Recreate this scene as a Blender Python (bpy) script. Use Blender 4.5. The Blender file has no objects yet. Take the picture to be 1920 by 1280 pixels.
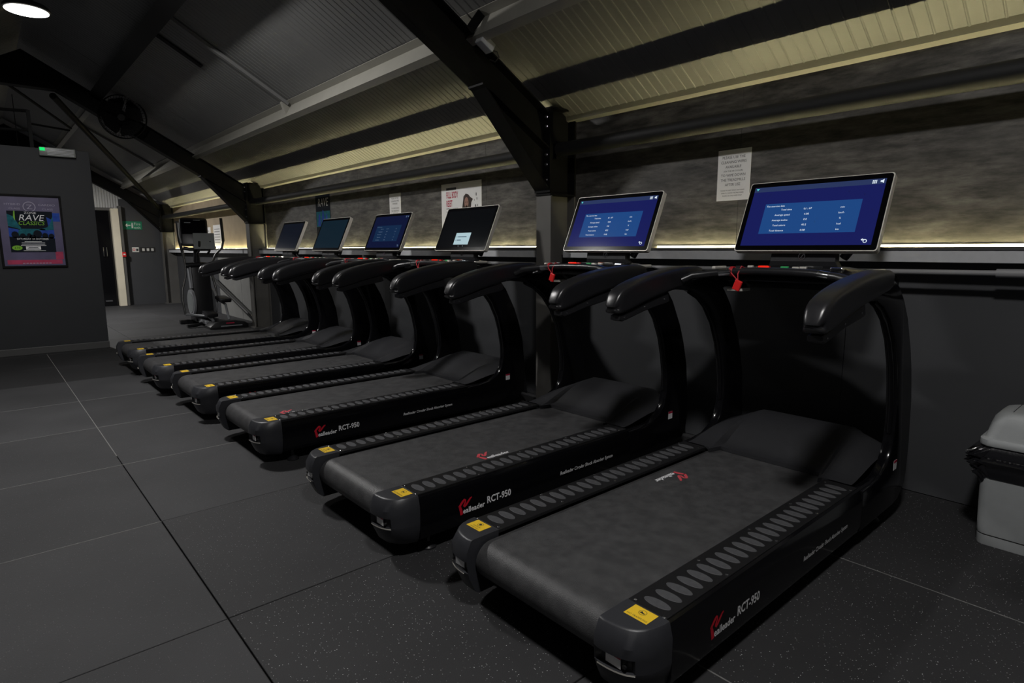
import bpy, bmesh, math, random
from mathutils import Matrix, Vector
random.seed(7)
SC = bpy.context.scene
COL = SC.collection

# ------------------------------------------------------------------ camera
CX, CY, CZ = -0.5221, -2.0766, 1.2515
YAW, PIT, ROL = 0.72025, 0.15333, -0.0034885
FPX = 1132.83
fw = Vector((math.sin(YAW) * math.cos(PIT), math.cos(YAW) * math.cos(PIT), -math.sin(PIT)))
rt = fw.cross(Vector((0, 0, 1))).normalized()
up = rt.cross(fw)
r2 = rt * math.cos(ROL) + up * math.sin(ROL)
u2 = -rt * math.sin(ROL) + up * math.cos(ROL)
cam = bpy.data.cameras.new('camera')
cam.sensor_fit = 'HORIZONTAL'
cam.sensor_width = 36.0
cam.lens = FPX / 1920 * 36.0
cam.clip_start = 0.02
co = bpy.data.objects.new('camera', cam)
COL.objects.link(co)
co.matrix_world = Matrix(((r2.x, u2.x, -fw.x, CX), (r2.y, u2.y, -fw.y, CY), (r2.z, u2.z, -fw.z, CZ), (0, 0, 0, 1)))
SC.camera = co

# ------------------------------------------------------------------ world, exposure
wd = bpy.data.worlds.new('world')
SC.world = wd
wd.use_nodes = True
wd.node_tree.nodes['Background'].inputs[0].default_value = (0.5, 0.55, 0.65, 1)
wd.node_tree.nodes['Background'].inputs[1].default_value = 0.02
SC.view_settings.view_transform = 'Standard'
SC.view_settings.look = 'None'
SC.view_settings.gamma = 1.0
SC.view_settings.use_curve_mapping = False
SC.view_settings.exposure = 0.0
LAMP_W = 62.0          # each ceiling lamp, watts
LED_E = 330.0           # emission of the light strip on the ledge
LAMP_COL = (1.0, 0.98, 0.96)

# ------------------------------------------------------------------ materials
def nt(name):
    m = bpy.data.materials.new(name)
    m.use_nodes = True
    n = m.node_tree
    return m, n, n.nodes['Principled BSDF']

def mat(name, col, rough=0.5, metal=0.0, noise=0.0, nscale=30.0, bump=0.0, bscale=200.0, spec=0.5, coat=0.0):
    m, n, b = nt(name)
    b.inputs['Roughness'].default_value = rough
    b.inputs['Metallic'].default_value = metal
    b.inputs['Specular IOR Level'].default_value = spec
    b.inputs['Coat Weight'].default_value = coat
    tc = n.nodes.new('ShaderNodeTexCoord')
    nz = n.nodes.new('ShaderNodeTexNoise')
    nz.inputs['Scale'].default_value = nscale
    nz.inputs['Detail'].default_value = 4
    n.links.new(tc.outputs['Object'], nz.inputs['Vector'])
    mx = n.nodes.new('ShaderNodeMix')
    mx.data_type = 'RGBA'
    mx.inputs[6].default_value = (*[c * (1 - noise) for c in col], 1)
    mx.inputs[7].default_value = (*[min(1, c * (1 + noise)) for c in col], 1)
    n.links.new(nz.outputs['Fac'], mx.inputs[0])
    n.links.new(mx.outputs[2], b.inputs['Base Color'])
    if bump:
        nb = n.nodes.new('ShaderNodeTexNoise')
        nb.inputs['Scale'].default_value = bscale
        nb.inputs['Detail'].default_value = 3
        n.links.new(tc.outputs['Object'], nb.inputs['Vector'])
        bp = n.nodes.new('ShaderNodeBump')
        bp.inputs['Strength'].default_value = bump
        bp.inputs['Distance'].default_value = 0.002
        n.links.new(nb.outputs['Fac'], bp.inputs['Height'])
        n.links.new(bp.outputs['Normal'], b.inputs['Normal'])
    return m

def emit(name, col, strength):
    m, n, b = nt(name)
    b.inputs['Base Color'].default_value = (0.004, 0.004, 0.005, 1)
    b.inputs['Roughness'].default_value = 0.12
    b.inputs['Specular IOR Level'].default_value = 0.10
    b.inputs['Emission Color'].default_value = (*col, 1)
    b.inputs['Emission Strength'].default_value = strength
    return m

M = {}
M['gloss'] = mat('black_gloss_plastic', (0.004, 0.004, 0.005), 0.14, noise=0.2, spec=0.32)
M['satin'] = mat('black_satin_plastic', (0.015, 0.015, 0.017), 0.30, noise=0.2, bump=0.08, bscale=900, spec=0.65)
M['cap'] = mat('end_cap_plastic', (0.03, 0.031, 0.036), 0.40, noise=0.15, bump=0.1, bscale=700)
M['cover'] = mat('motor_cover_plastic', (0.025, 0.0255, 0.029), 0.46, noise=0.15, bump=0.3, bscale=900)
M['rail'] = mat('rail_plate', (0.010, 0.010, 0.011), 0.4, noise=0.3, nscale=60)
M['oval'] = mat('rubber_oval', (0.060, 0.061, 0.066), 0.65, noise=0.35, nscale=60)
M['deck'] = mat('deck_frame', (0.008, 0.008, 0.009), 0.5)
M['screw'] = mat('screw_steel', (0.6, 0.6, 0.62), 0.25, 1.0)
M['silver'] = mat('silver_trim', (0.78, 0.75, 0.68), 0.4, 0.25)
M['chrome'] = mat('chrome', (0.75, 0.76, 0.78), 0.15, 1.0)
M['bezel'] = mat('bezel_glass', (0.003, 0.003, 0.004), 0.15, spec=0.15)
M['yellow'] = mat('yellow_sticker', (0.85, 0.55, 0.03), 0.45, noise=0.05)
M['ink'] = mat('black_ink', (0.02, 0.02, 0.02), 0.6)
M['white_print'] = mat('white_print', (0.88, 0.88, 0.9), 0.5)
M['red_print'] = mat('red_print', (0.62, 0.012, 0.03), 0.45)
M['pink_print'] = mat('worn_red_print', (0.60, 0.07, 0.09), 0.6)
M['red'] = mat('red_plastic', (0.85, 0.02, 0.02), 0.4)
M['redcord'] = mat('red_cord', (0.5, 0.01, 0.02), 0.6)
M['green'] = mat('green_plastic', (0.05, 0.5, 0.15), 0.4)
M['estop'] = emit('stop_button_lit', (0.95, 0.025, 0.008), 0.8)
M['estop_ring'] = mat('stop_button_ring', (0.8, 0.5, 0.05), 0.4)
M['bin'] = mat('bin_plastic', (0.36, 0.375, 0.38), 0.5, noise=0.06, bump=0.2, bscale=500)
M['bag'] = mat('bin_liner_film', (0.010, 0.010, 0.012), 0.2, bump=0.6, bscale=60, spec=0.8)
M['steel'] = mat('dark_painted_steel', (0.0055, 0.0055, 0.0055), 0.6, noise=0.3, nscale=12, spec=0.14)
M['steelcol'] = mat('grey_painted_steel', (0.12, 0.116, 0.108), 0.55, noise=0.2, nscale=6)
M['girt'] = mat('painted_rail', (0.014, 0.014, 0.014), 0.6, noise=0.2, spec=0.25)
M['cream'] = mat('cream_painted_steel', (0.34, 0.33, 0.29), 0.45, noise=0.1, nscale=8)
M['liner'] = mat('ceiling_liner', (0.22, 0.22, 0.217), 0.45, noise=0.12, nscale=3)
M['gable'] = mat('gable_sheet', (0.62, 0.62, 0.60), 0.6, noise=0.08)
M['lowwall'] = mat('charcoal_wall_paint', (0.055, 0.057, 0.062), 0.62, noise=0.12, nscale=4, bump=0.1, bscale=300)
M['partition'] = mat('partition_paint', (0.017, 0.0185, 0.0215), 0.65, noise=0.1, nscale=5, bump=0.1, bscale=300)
M['skirt'] = mat('skirting_paint', (0.06, 0.06, 0.06), 0.5)
M['plaster'] = mat('beige_plaster', (0.42, 0.34, 0.24), 0.8, noise=0.35, nscale=3)
M['palewall'] = mat('pale_wall', (0.25, 0.25, 0.24), 0.7, noise=0.2, nscale=4)
M['ledge'] = mat('ledge_grey', (0.58, 0.59, 0.61), 0.5, noise=0.1)
M['ledgetop'] = mat('ledge_lip', (0.07, 0.07, 0.072), 0.5)
M['paper'] = mat('paper', (0.86, 0.85, 0.84), 0.7, noise=0.04)
M['conduit'] = mat('conduit', (0.30, 0.30, 0.31), 0.45)
M['joint'] = mat('joint_base', (0.03, 0.03, 0.03), 0.9, noise=0.4, nscale=40)
M['pale_fill'] = mat('pale_seam_fill', (0.17, 0.17, 0.165), 0.95, noise=0.6, nscale=45)
M['lamp_shell'] = mat('lamp_shell', (0.05, 0.05, 0.05), 0.5)
M['lamp_face'] = emit('lamp_face', (1.0, 0.97, 0.92), 14.0)
M['led'] = emit('led_strip', (1.0, 0.89, 0.48), LED_E)
M['doorpost'] = mat('cream_door_post', (0.86, 0.79, 0.62), 0.6, noise=0.12, nscale=4)
M['doordark'] = mat('dark_door', (0.005, 0.005, 0.006), 0.1)
M['sign_green'] = mat('sign_green', (0.01, 0.25, 0.13), 0.4)
M['sign_white'] = mat('sign_white', (0.75, 0.75, 0.72), 0.5)
M['ex_led'] = emit('green_indicator', (0.01, 0.80, 0.16), 1.1)
M['ex_lens'] = mat('diffuser', (0.20, 0.21, 0.20), 0.35)
M['greyplate'] = mat('grey_plate', (0.26, 0.28, 0.28), 0.35)
M['ell_body'] = mat('elliptical_black', (0.014, 0.014, 0.016), 0.35)
M['ell_silver'] = mat('elliptical_silver', (0.35, 0.36, 0.38), 0.4, 0.2)
M['ell_tube'] = mat('elliptical_tube', (0.10, 0.10, 0.10), 0.3, 0.5)
M['purple'] = mat('poster_purple', (0.10, 0.085, 0.17), 0.4, noise=0.5, nscale=5)
M['poster_dark'] = mat('poster_dark', (0.010, 0.014, 0.022), 0.8, spec=0.15)
M['lime'] = mat('poster_lime', (0.22, 0.55, 0.02), 0.5)
M['teal'] = mat('poster_teal', (0.02, 0.14, 0.18), 0.8, noise=0.7, nscale=25, spec=0.15)
M['blue'] = mat('poster_blue', (0.03, 0.08, 0.40), 0.8, noise=0.6, nscale=18, spec=0.15)
M['lilac'] = mat('poster_lilac', (0.36, 0.33, 0.45), 0.5)
M['poster_red'] = mat('poster_red', (0.45, 0.03, 0.10), 0.5, noise=0.5, nscale=10)
M['crimson'] = mat('crimson_ink', (0.45, 0.01, 0.05), 0.6)
M['hair'] = mat('hair_ink', (0.045, 0.03, 0.025), 0.7, noise=0.5, nscale=60)
M['skin'] = mat('skin_ink', (0.36, 0.20, 0.15), 0.7)
M['s_navy'] = emit('screen_navy', (0.008, 0.011, 0.095), 1.0)
M['s_panel'] = emit('screen_panel', (0.012, 0.060, 0.215), 1.0)
M['s_bar'] = emit('screen_bar', (0.022, 0.036, 0.105), 1.0)
M['s_white'] = emit('screen_white', (0.75, 0.85, 0.95), 1.0)
M['s_cyan'] = emit('screen_cyan', (0.10, 0.62, 0.62), 1.0)
M['s_dialog'] = emit('screen_dialog', (0.40, 0.55, 0.60), 1.0)
M['s_dim'] = emit('screen_dim', (0.003, 0.006, 0.032), 1.0)  # dimmer copy of the blue screen; view-angle falloff put into its emission
M['s_dimpanel'] = emit('screen_dim_panel', (0.005, 0.020, 0.060), 1.0)
M['s_dimtext'] = emit('screen_dim_text', (0.12, 0.18, 0.28), 1.0)
M['s_teal'] = emit('screen_teal', (0.004, 0.013, 0.022), 1.0)
M['s_off'] = emit('screen_idle', (0.004, 0.006, 0.012), 1.0)
M['s_black'] = emit('screen_black', (0.0015, 0.002, 0.0025), 1.0)

# belt: fine weave
def belt_material():
    m, n, b = nt('running_belt')
    b.inputs['Roughness'].default_value = 0.46
    tc = n.nodes.new('ShaderNodeTexCoord')
    nz = n.nodes.new('ShaderNodeTexNoise'); nz.inputs['Scale'].default_value = 22; nz.inputs['Detail'].default_value = 9
    n.links.new(tc.outputs['Object'], nz.inputs['Vector'])
    cr = n.nodes.new('ShaderNodeValToRGB')
    cr.color_ramp.elements[0].position = 0.35; cr.color_ramp.elements[0].color = (0.044, 0.044, 0.046, 1)
    cr.color_ramp.elements[1].position = 0.75; cr.color_ramp.elements[1].color = (0.070, 0.070, 0.072, 1)
    n.links.new(nz.outputs['Fac'], cr.inputs[0])
    n.links.new(cr.outputs[0], b.inputs['Base Color'])
    vo = n.nodes.new('ShaderNodeTexVoronoi'); vo.inputs['Scale'].default_value = 420
    n.links.new(tc.outputs['Object'], vo.inputs['Vector'])
    bp = n.nodes.new('ShaderNodeBump'); bp.inputs['Strength'].default_value = 0.5; bp.inputs['Distance'].default_value = 0.001
    n.links.new(vo.outputs['Distance'], bp.inputs['Height'])
    n.links.new(bp.outputs['Normal'], b.inputs['Normal'])
    return m
M['belt'] = belt_material()

# rubber floor with pale flecks
def rubber_material(name='flecked_rubber', k=1.0, fleck=1.0):
    m, n, b = nt(name)
    b.inputs['Roughness'].default_value = 0.72
    b.inputs['Specular IOR Level'].default_value = 0.35
    geo = n.nodes.new('ShaderNodeNewGeometry')
    def noise(scale, detail):
        z = n.nodes.new('ShaderNodeTexNoise'); z.inputs['Scale'].default_value = scale; z.inputs['Detail'].default_value = detail
        n.links.new(geo.outputs['Position'], z.inputs['Vector']); return z
    oi = n.nodes.new('ShaderNodeObjectInfo')
    big = noise(1.3, 6)
    cr = n.nodes.new('ShaderNodeValToRGB')
    cr.color_ramp.elements[0].position = 0.3; cr.color_ramp.elements[0].color = (0.032, 0.032, 0.034, 1)
    cr.color_ramp.elements[1].position = 0.75; cr.color_ramp.elements[1].color = (0.052, 0.052, 0.055, 1)
    n.links.new(big.outputs['Fac'], cr.inputs[0])
    hv = n.nodes.new('ShaderNodeMath'); hv.operation = 'MULTIPLY_ADD'
    n.links.new(oi.outputs['Random'], hv.inputs[0]); hv.inputs[1].default_value = 0.2*k; hv.inputs[2].default_value = 0.9*k
    sc = n.nodes.new('ShaderNodeVectorMath'); sc.operation = 'SCALE'
    n.links.new(cr.outputs[0], sc.inputs[0]); n.links.new(hv.outputs[0], sc.inputs['Scale'])
    vo = n.nodes.new('ShaderNodeTexVoronoi'); vo.inputs['Scale'].default_value = 135
    n.links.new(geo.outputs['Position'], vo.inputs['Vector'])
    # sharp little flecks, sparse
    lt = n.nodes.new('ShaderNodeMath'); lt.operation = 'LESS_THAN'; lt.inputs[1].default_value = 0.20
    n.links.new(vo.outputs['Distance'], lt.inputs[0])
    sep = n.nodes.new('ShaderNodeSeparateColor')
    n.links.new(vo.outputs['Color'], sep.inputs[0])
    gt = n.nodes.new('ShaderNodeMath'); gt.operation = 'GREATER_THAN'; gt.inputs[1].default_value = 0.68
    n.links.new(sep.outputs[0], gt.inputs[0])
    mu = n.nodes.new('ShaderNodeMath'); mu.operation = 'MULTIPLY'
    n.links.new(lt.outputs[0], mu.inputs[0]); n.links.new(gt.outputs[0], mu.inputs[1])
    m2 = n.nodes.new('ShaderNodeMath'); m2.operation = 'MULTIPLY'
    n.links.new(mu.outputs[0], m2.inputs[0]); n.links.new(sep.outputs[1], m2.inputs[1])
    mx = n.nodes.new('ShaderNodeMix'); mx.data_type = 'RGBA'
    n.links.new(m2.outputs[0], mx.inputs[0]); n.links.new(sc.outputs[0], mx.inputs[6])
    mx.inputs[7].default_value = (0.50*fleck + 0.08, 0.50*fleck + 0.08, 0.51*fleck + 0.08, 1)
    n.links.new(mx.outputs[2], b.inputs['Base Color'])
    fine = noise(260, 3)
    bp = n.nodes.new('ShaderNodeBump'); bp.inputs['Strength'].default_value = 0.45; bp.inputs['Distance'].default_value = 0.002
    n.links.new(fine.outputs['Fac'], bp.inputs['Height'])
    n.links.new(bp.outputs['Normal'], b.inputs['Normal'])
    return m
M['rubber'] = rubber_material('dusty_rubber', 1.0, 0.12)
M['rubber_fleck'] = rubber_material('flecked_rubber', 0.70, 1.0)
M['rubber_mid'] = rubber_material('lightly_flecked_rubber', 0.86, 0.35)
M['rubber_dark'] = rubber_material('darker_rubber', 0.5, 0.1)  # same rubber with a darker base, for a band of tile rows

# laminate wall: streaky grey concrete look
def laminate_material():
    m, n, b = nt('concrete_look_laminate')
    b.inputs['Roughness'].default_value = 0.55
    geo = n.nodes.new('ShaderNodeNewGeometry')
    mp = n.nodes.new('ShaderNodeMapping'); mp.inputs['Scale'].default_value = (1.0, 3.0, 15.0)
    n.links.new(geo.outputs['Position'], mp.inputs['Vector'])
    a = n.nodes.new('ShaderNodeTexNoise'); a.inputs['Scale'].default_value = 1.8; a.inputs['Detail'].default_value = 11; a.inputs['Roughness'].default_value = 0.68
    n.links.new(mp.outputs[0], a.inputs['Vector'])
    cr = n.nodes.new('ShaderNodeValToRGB')
    e = cr.color_ramp.elements
    e[0].position = 0.33; e[0].color = (0.030, 0.028, 0.025, 1)
    e[1].position = 0.70; e[1].color = (0.145, 0.137, 0.124, 1)
    e2 = e.new(0.47); e2.color = (0.072, 0.067, 0.060, 1)
    n.links.new(a.outputs['Fac'], cr.inputs[0])
    mp2 = n.nodes.new('ShaderNodeMapping'); mp2.inputs['Scale'].default_value = (1.0, 1.6, 4.0)
    n.links.new(geo.outputs['Position'], mp2.inputs['Vector'])
    a2 = n.nodes.new('ShaderNodeTexNoise'); a2.inputs['Scale'].default_value = 1.7; a2.inputs['Detail'].default_value = 5; a2.inputs['Roughness'].default_value = 0.6
    n.links.new(mp2.outputs[0], a2.inputs['Vector'])
    mr = n.nodes.new('ShaderNodeMapRange'); mr.inputs['From Min'].default_value = 0.35; mr.inputs['From Max'].default_value = 0.65; mr.inputs['To Min'].default_value = 0.58; mr.inputs['To Max'].default_value = 1.35
    n.links.new(a2.outputs['Fac'], mr.inputs[0])
    vs_ = n.nodes.new('ShaderNodeVectorMath'); vs_.operation = 'SCALE'
    n.links.new(cr.outputs[0], vs_.inputs[0]); n.links.new(mr.outputs[0], vs_.inputs['Scale'])
    n.links.new(vs_.outputs[0], b.inputs['Base Color'])
    bp = n.nodes.new('ShaderNodeBump'); bp.inputs['Strength'].default_value = 0.1; bp.inputs['Distance'].default_value = 0.002
    n.links.new(a.outputs['Fac'], bp.inputs['Height'])
    n.links.new(bp.outputs['Normal'], b.inputs['Normal'])
    return m
M['laminate'] = laminate_material()

# ------------------------------------------------------------------ mesh builder
_txt = {}
def text_data(s, size, bold=0.0):
    key = (s, size, bold)
    if key not in _txt:
        c = bpy.data.curves.new('text', 'FONT')
        c.body = s; c.size = size; c.resolution_u = 2; c.fill_mode = 'FRONT'; c.offset = bold*size
        o = bpy.data.objects.new('text', c)
        me = bpy.data.meshes.new_from_object(o)
        vs = [v.co.copy() for v in me.vertices]; fs = [tuple(p.vertices) for p in me.polygons]
        bpy.data.objects.remove(o); bpy.data.curves.remove(c); bpy.data.meshes.remove(me)
        _txt[key] = (vs, fs)
    return _txt[key]

class MB:
    def __init__(self, X=None):
        self.v = []; self.f = []; self.X = X
    def add(self, vs, fs):
        k = len(self.v)
        self.v += [tuple(self.X @ Vector(p)) if self.X else tuple(p) for p in vs]
        self.f += [tuple(i + k for i in f) for f in fs]
        return self
    def box(self, x0, x1, y0, y1, z0, z1, b=0.0):
        if b <= 0:
            vs = [(x0,y0,z0),(x1,y0,z0),(x1,y1,z0),(x0,y1,z0),(x0,y0,z1),(x1,y0,z1),(x1,y1,z1),(x0,y1,z1)]
            return self.add(vs, [(0,3,2,1),(4,5,6,7),(0,1,5,4),(1,2,6,5),(2,3,7,6),(3,0,4,7)])
        bm = bmesh.new()
        bmesh.ops.create_cube(bm, size=1.0)
        for v in bm.verts:
            v.co = Vector(((x0+x1)/2 + v.co.x*(x1-x0), (y0+y1)/2 + v.co.y*(y1-y0), (z0+z1)/2 + v.co.z*(z1-z0)))
        bmesh.ops.bevel(bm, geom=list(bm.edges), offset=b, segments=2, profile=0.5, affect='EDGES')
        return self._bm(bm)
    def _bm(self, bm):
        bm.verts.index_update()
        vs = [v.co.copy() for v in bm.verts]; fs = [tuple(v.index for v in f.verts) for f in bm.faces]
        bm.free()
        return self.add(vs, fs)
    def prism(self, pts, axis, a, b, bev=0.0, seg=2):
        """pts: 2D outline; axis 'x','y','z' extruded from a to b. x:(y,z) y:(x,z) z:(x,y)"""
        def P(p, t):
            return {'x': (t, p[0], p[1]), 'y': (p[0], t, p[1]), 'z': (p[0], p[1], t)}[axis]
        n = len(pts)
        bm = bmesh.new()
        A = [bm.verts.new(P(p, a)) for p in pts]; B = [bm.verts.new(P(p, b)) for p in pts]
        bm.faces.new(A); bm.faces.new(B[::-1])
        for i in range(n):
            bm.faces.new((A[i], B[i], B[(i+1) % n], A[(i+1) % n]))
        bmesh.ops.recalc_face_normals(bm, faces=list(bm.faces))
        if bev > 0:
            bm.edges.ensure_lookup_table()
            sa, sb = set(A), set(B)
            ed = [e for e in bm.edges if (e.verts[0] in sa) == (e.verts[1] in sa)]
            bmesh.ops.bevel(bm, geom=ed, offset=bev, segments=seg, profile=0.5, affect='EDGES')
        return self._bm(bm)
    def loft(self, rings, cap=True):
        n = len(rings[0]); vs = [p for r in rings for p in r]; fs = []
        for k in range(len(rings)-1):
            for i in range(n):
                j = (i+1) % n
                fs.append((k*n+i, k*n+j, (k+1)*n+j, (k+1)*n+i))
        if cap:
            fs.append(tuple(range(n))[::-1]); fs.append(tuple((len(rings)-1)*n+i for i in range(n)))
        return self.add(vs, fs)
    def tube(self, path, r, seg=8, cap=True):
        path = [Vector(p) for p in path]
        rs = r if isinstance(r, (list, tuple)) else [r]*len(path)
        rings = []; ref = None
        for i, p in enumerate(path):
            t = (path[min(i+1, len(path)-1)] - path[max(i-1, 0)]).normalized()
            if ref is None:
                ref = Vector((0,0,1)) if abs(t.z) < 0.9 else Vector((1,0,0))
            a = (ref - t*ref.dot(t)).normalized(); b = t.cross(a); ref = a
            rings.append([tuple(p + (a*math.cos(2*math.pi*k/seg) + b*math.sin(2*math.pi*k/seg))*rs[i]) for k in range(seg)])
        return self.loft(rings, cap)
    def cyl(self, p0, p1, r, seg=16, r1=None):
        return self.tube([p0, p1], [r, r if r1 is None else r1], seg)
    def disc(self, c, ex, ey, rx, ry, seg=24):
        c, ex, ey = Vector(c), Vector(ex), Vector(ey)
        return self.add([tuple(c + ex*rx*math.cos(2*math.pi*k/seg) + ey*ry*math.sin(2*math.pi*k/seg)) for k in range(seg)], [tuple(range(seg))])
    def ring(self, c, ex, ey, r0, r1, seg=28):
        c, ex, ey = Vector(c), Vector(ex), Vector(ey); vs = []
        for k in range(seg):
            d = ex*math.cos(2*math.pi*k/seg) + ey*math.sin(2*math.pi*k/seg); vs += [tuple(c+d*r0), tuple(c+d*r1)]
        return self.add(vs, [(2*k, 2*k+1, (2*k+3) % (2*seg), (2*k+2) % (2*seg)) for k in range(seg)])
    def poly(self, pts):
        return self.add(pts, [tuple(range(len(pts)))])
    def text(self, s, size, o, ex, ey, align='L', sx=1.0, shear=0.0, bold=0.0):
        vs, fs = text_data(s, size, bold)
        if not vs: return self
        w = max(v.x for v in vs); off = {'L': 0, 'C': -w/2, 'R': -w}[align]
        o, ex, ey = Vector(o), Vector(ex), Vector(ey)
        return self.add([tuple(o + ex*((v.x+off+shear*v.y)*sx) + ey*v.y) for v in vs], fs)
    def build(self, name, m, parent=None, smooth=None, loc=None):
        me = bpy.data.meshes.new(name)
        me.from_pydata(self.v, [], self.f)
        me.update()
        bm = bmesh.new(); bm.from_mesh(me); bmesh.ops.recalc_face_normals(bm, faces=list(bm.faces)); bm.to_mesh(me); bm.free()
        if smooth:
            me.polygons.foreach_set('use_smooth', [True]*len(me.polygons))
            me.set_sharp_from_angle(angle=math.radians(smooth))
        me.materials.append(M[m] if isinstance(m, str) else m)
        return link(name, me, parent, loc)

def link(name, me, parent=None, loc=None):
    o = bpy.data.objects.new(name, me)
    COL.objects.link(o)
    if parent is not None: o.parent = parent
    if loc is not None: o.location = loc
    return o
def tag(o, label=None, cat=None, group=None, kind=None):
    if label: o['label'] = label
    if cat: o['category'] = cat
    if group: o['group'] = group
    if kind: o['kind'] = kind
    return o
def empty(name, loc=(0,0,0), rz=0.0):
    o = bpy.data.objects.new(name, None); COL.objects.link(o)
    o.location = loc; o.rotation_euler = (0,0,rz); o.empty_display_size = 0.1
    return o
def thing(name, label, cat, loc=(0,0,0), rz=0.0, group=None):
    return tag(empty(name, loc, rz), label, cat, group)
def struct(name, label=None):
    return tag(empty(name), label, None, None, 'structure')
def copy_tree(o, parent=None):
    c = o.copy(); COL.objects.link(c); c.parent = parent
    for ch in o.children: copy_tree(ch, c)
    return c

# ------------------------------------------------------------------ shell
XR, XL, YB, YE = 3.0, -2.7, -5.0, 14.0
EAVE, SLOPE, XRIDGE = 2.214, 0.57, 0.15
def zroof(x): return EAVE + SLOPE*(XR - max(x, 2*XRIDGE - x))
ZR = zroof(XRIDGE)

# floor: one metre rubber tiles over a base slab
fl = MB().box(XL-0.1, XR+0.1, YB-0.1, YE+2.6, -0.10, -0.014).build('floor', 'joint'); tag(fl, 'black rubber tile floor with pale flecks', kind='structure')
g = 0.0022
def tile_proto(mt): return MB().box(g, 1-g, g, 1-g, -0.014, 0.0, 0.0025).build('floor_tile', mt, fl)
tile_me = {}
for ix in range(-3, 3):
    for iy in range(-5, 14):
        kind = ('rubber' if ix < 0 or iy > 0 else ('rubber_mid' if iy == 0 else 'rubber_fleck')) if iy < 5 or iy > 7 else 'rubber_dark'
        if kind not in tile_me:
            t = tile_proto(kind); tile_me[kind] = t.data
        else:
            t = link('floor_tile', tile_me[kind], fl)
        t.location = (ix + random.uniform(-1, 1)*0.0006, iy + random.uniform(-1, 1)*0.0006, random.uniform(-0.0012, 0.0))
# pale strips laid into some of the seams
for (x0, x1, y0, y1) in ((-3, 3, 2, 2), (-3, 3, 3, 3), (-3, 3, 4, 4), (-3, 0, 1, 1), (1, 3, 0, 0), (0, 0, 2.2, 4.98), (0, 0, 5.02, 7.1), (1, 1, -5, -0.02), (2, 2, -5, -0.02), (2, 2, 0.02, 5)):
    d = 0.0026
    MB().box(x0-(d if x0 == x1 else 0), x1+(d if x0 == x1 else 0), y0-(d if y0 == y1 else 0), y1+(d if y0 == y1 else 0), -0.0135, -0.0009).build('seam_fill', 'pale_fill', fl)

# right wall: painted lower boards, laminate upper boards
wr = MB().box(XR+0.02, XR+0.12, YB-0.1, YE+0.1, -0.02, 2.35).build('wall_right', 'lowwall'); tag(wr, 'long side wall, charcoal below and concrete-look laminate above', kind='structure')
edges = [-5.0, -3.263, -0.823, 1.617, 4.057, 6.497, 8.05]
for a, b in zip(edges[:-1], edges[1:]):
    MB().box(XR, XR+0.02, a+0.001, b-0.001, 0, 1.19, 0.0012).build('lower_wall_board', 'lowwall', wr)
edges = [-5.0, -2.595, -0.155, 2.285, 4.725, 7.165, 8.05]
for a, b in zip(edges[:-1], edges[1:]):
    MB().box(XR, XR+0.02, a+0.001, b-0.001, 1.19, 2.212, 0.0012).build('laminate_board', 'laminate', wr)
MB().box(XR, XR+0.02, 8.05, YE, 1.19, 2.212).build('plaster_panel', 'plaster', wr)
MB().box(XR, XR+0.02, 8.05, 9.3, 0, 1.19).build('pale_panel', 'palewall', wr)
MB().box(XR, XR+0.02, 9.31, 10.6, 0, 1.19).build('pale_panel', 'palewall', wr)
MB().box(XR, XR+0.02, 10.61, YE, 0, 1.19).build('pale_panel', 'lowwall', wr)
for nm, args in (('wall_left', (XL-0.1, XL, YB, YE+0.1, 0, 2.3)), ('wall_back', (XL, XR, YB-0.1, YB, 0, 4.0))):
    tag(MB().box(*args).build(nm, 'lowwall'), kind='structure')

# ceiling: ribbed liner sheets, one metre each
ce = struct('ceiling', 'pitched ceiling of ribbed cream liner sheets')
def sheet(x_lo, side):
    per, h = 1.0/15, 0.0035
    prof = []
    for k in range(15):
        y = k*per
        prof += [(y, 0), (y+per*0.80, 0), (y+per*0.87, -h), (y+per*0.93, -h)]
    prof.append((1.0, 0))
    z0, z1 = zroof(x_lo), ZR
    vs = []
    for (y, d) in prof: vs += [(x_lo, y, z0+d), (XRIDGE, y, z1+d)]
    n = len(prof)
    vs += [(x_lo, 0, z0+0.03), (XRIDGE, 0, z1+0.03), (x_lo, 1, z0+0.03), (XRIDGE, 1, z1+0.03)]
    fs = [(2*i, 2*i+1, 2*i+3, 2*i+2) for i in range(n-1)] + [(2*n, 2*n+2, 2*n+3, 2*n+1)]
    m = MB(); m.add(vs, fs); return m
for side, xlo in ((1, XR), (-1, 2*XRIDGE-XR)):
    me = None
    for iy in range(-5, 14):
        if me is None:
            o = sheet(xlo, side).build('liner_sheet', 'liner', ce); me = o.data
        else: o = link('liner_sheet', me, ce)
        o.location = (0, iy + 0.02, random.uniform(-0.003, 0.003))
rc = MB().prism([(XRIDGE-0.18, ZR-0.10), (XRIDGE, ZR-0.004), (XRIDGE+0.18, ZR-0.10), (XRIDGE+0.18, ZR-0.094), (XRIDGE, ZR+0.06), (XRIDGE-0.18, ZR-0.094)], 'y', YB, YE).build('ridge_flashing', 'liner', ce)
# gable closing panels
gp = [(2*XRIDGE-XR-0.1, 2.2), (XR+0.1, 2.2), (XRIDGE, ZR+0.12)]
tag(MB().prism(gp, 'y', YB-0.1, YB).build('wall_back', 'lowwall'), kind='structure')

# eave trim
tag(MB().prism([(2.965, 2.205), (3.0, 2.19), (3.0, 2.225), (2.955, 2.240)], 'y', YB, YE).build('trim_1', 'cream'), 'thin pale metal trim where the ceiling meets the side wall', kind='structure')

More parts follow.
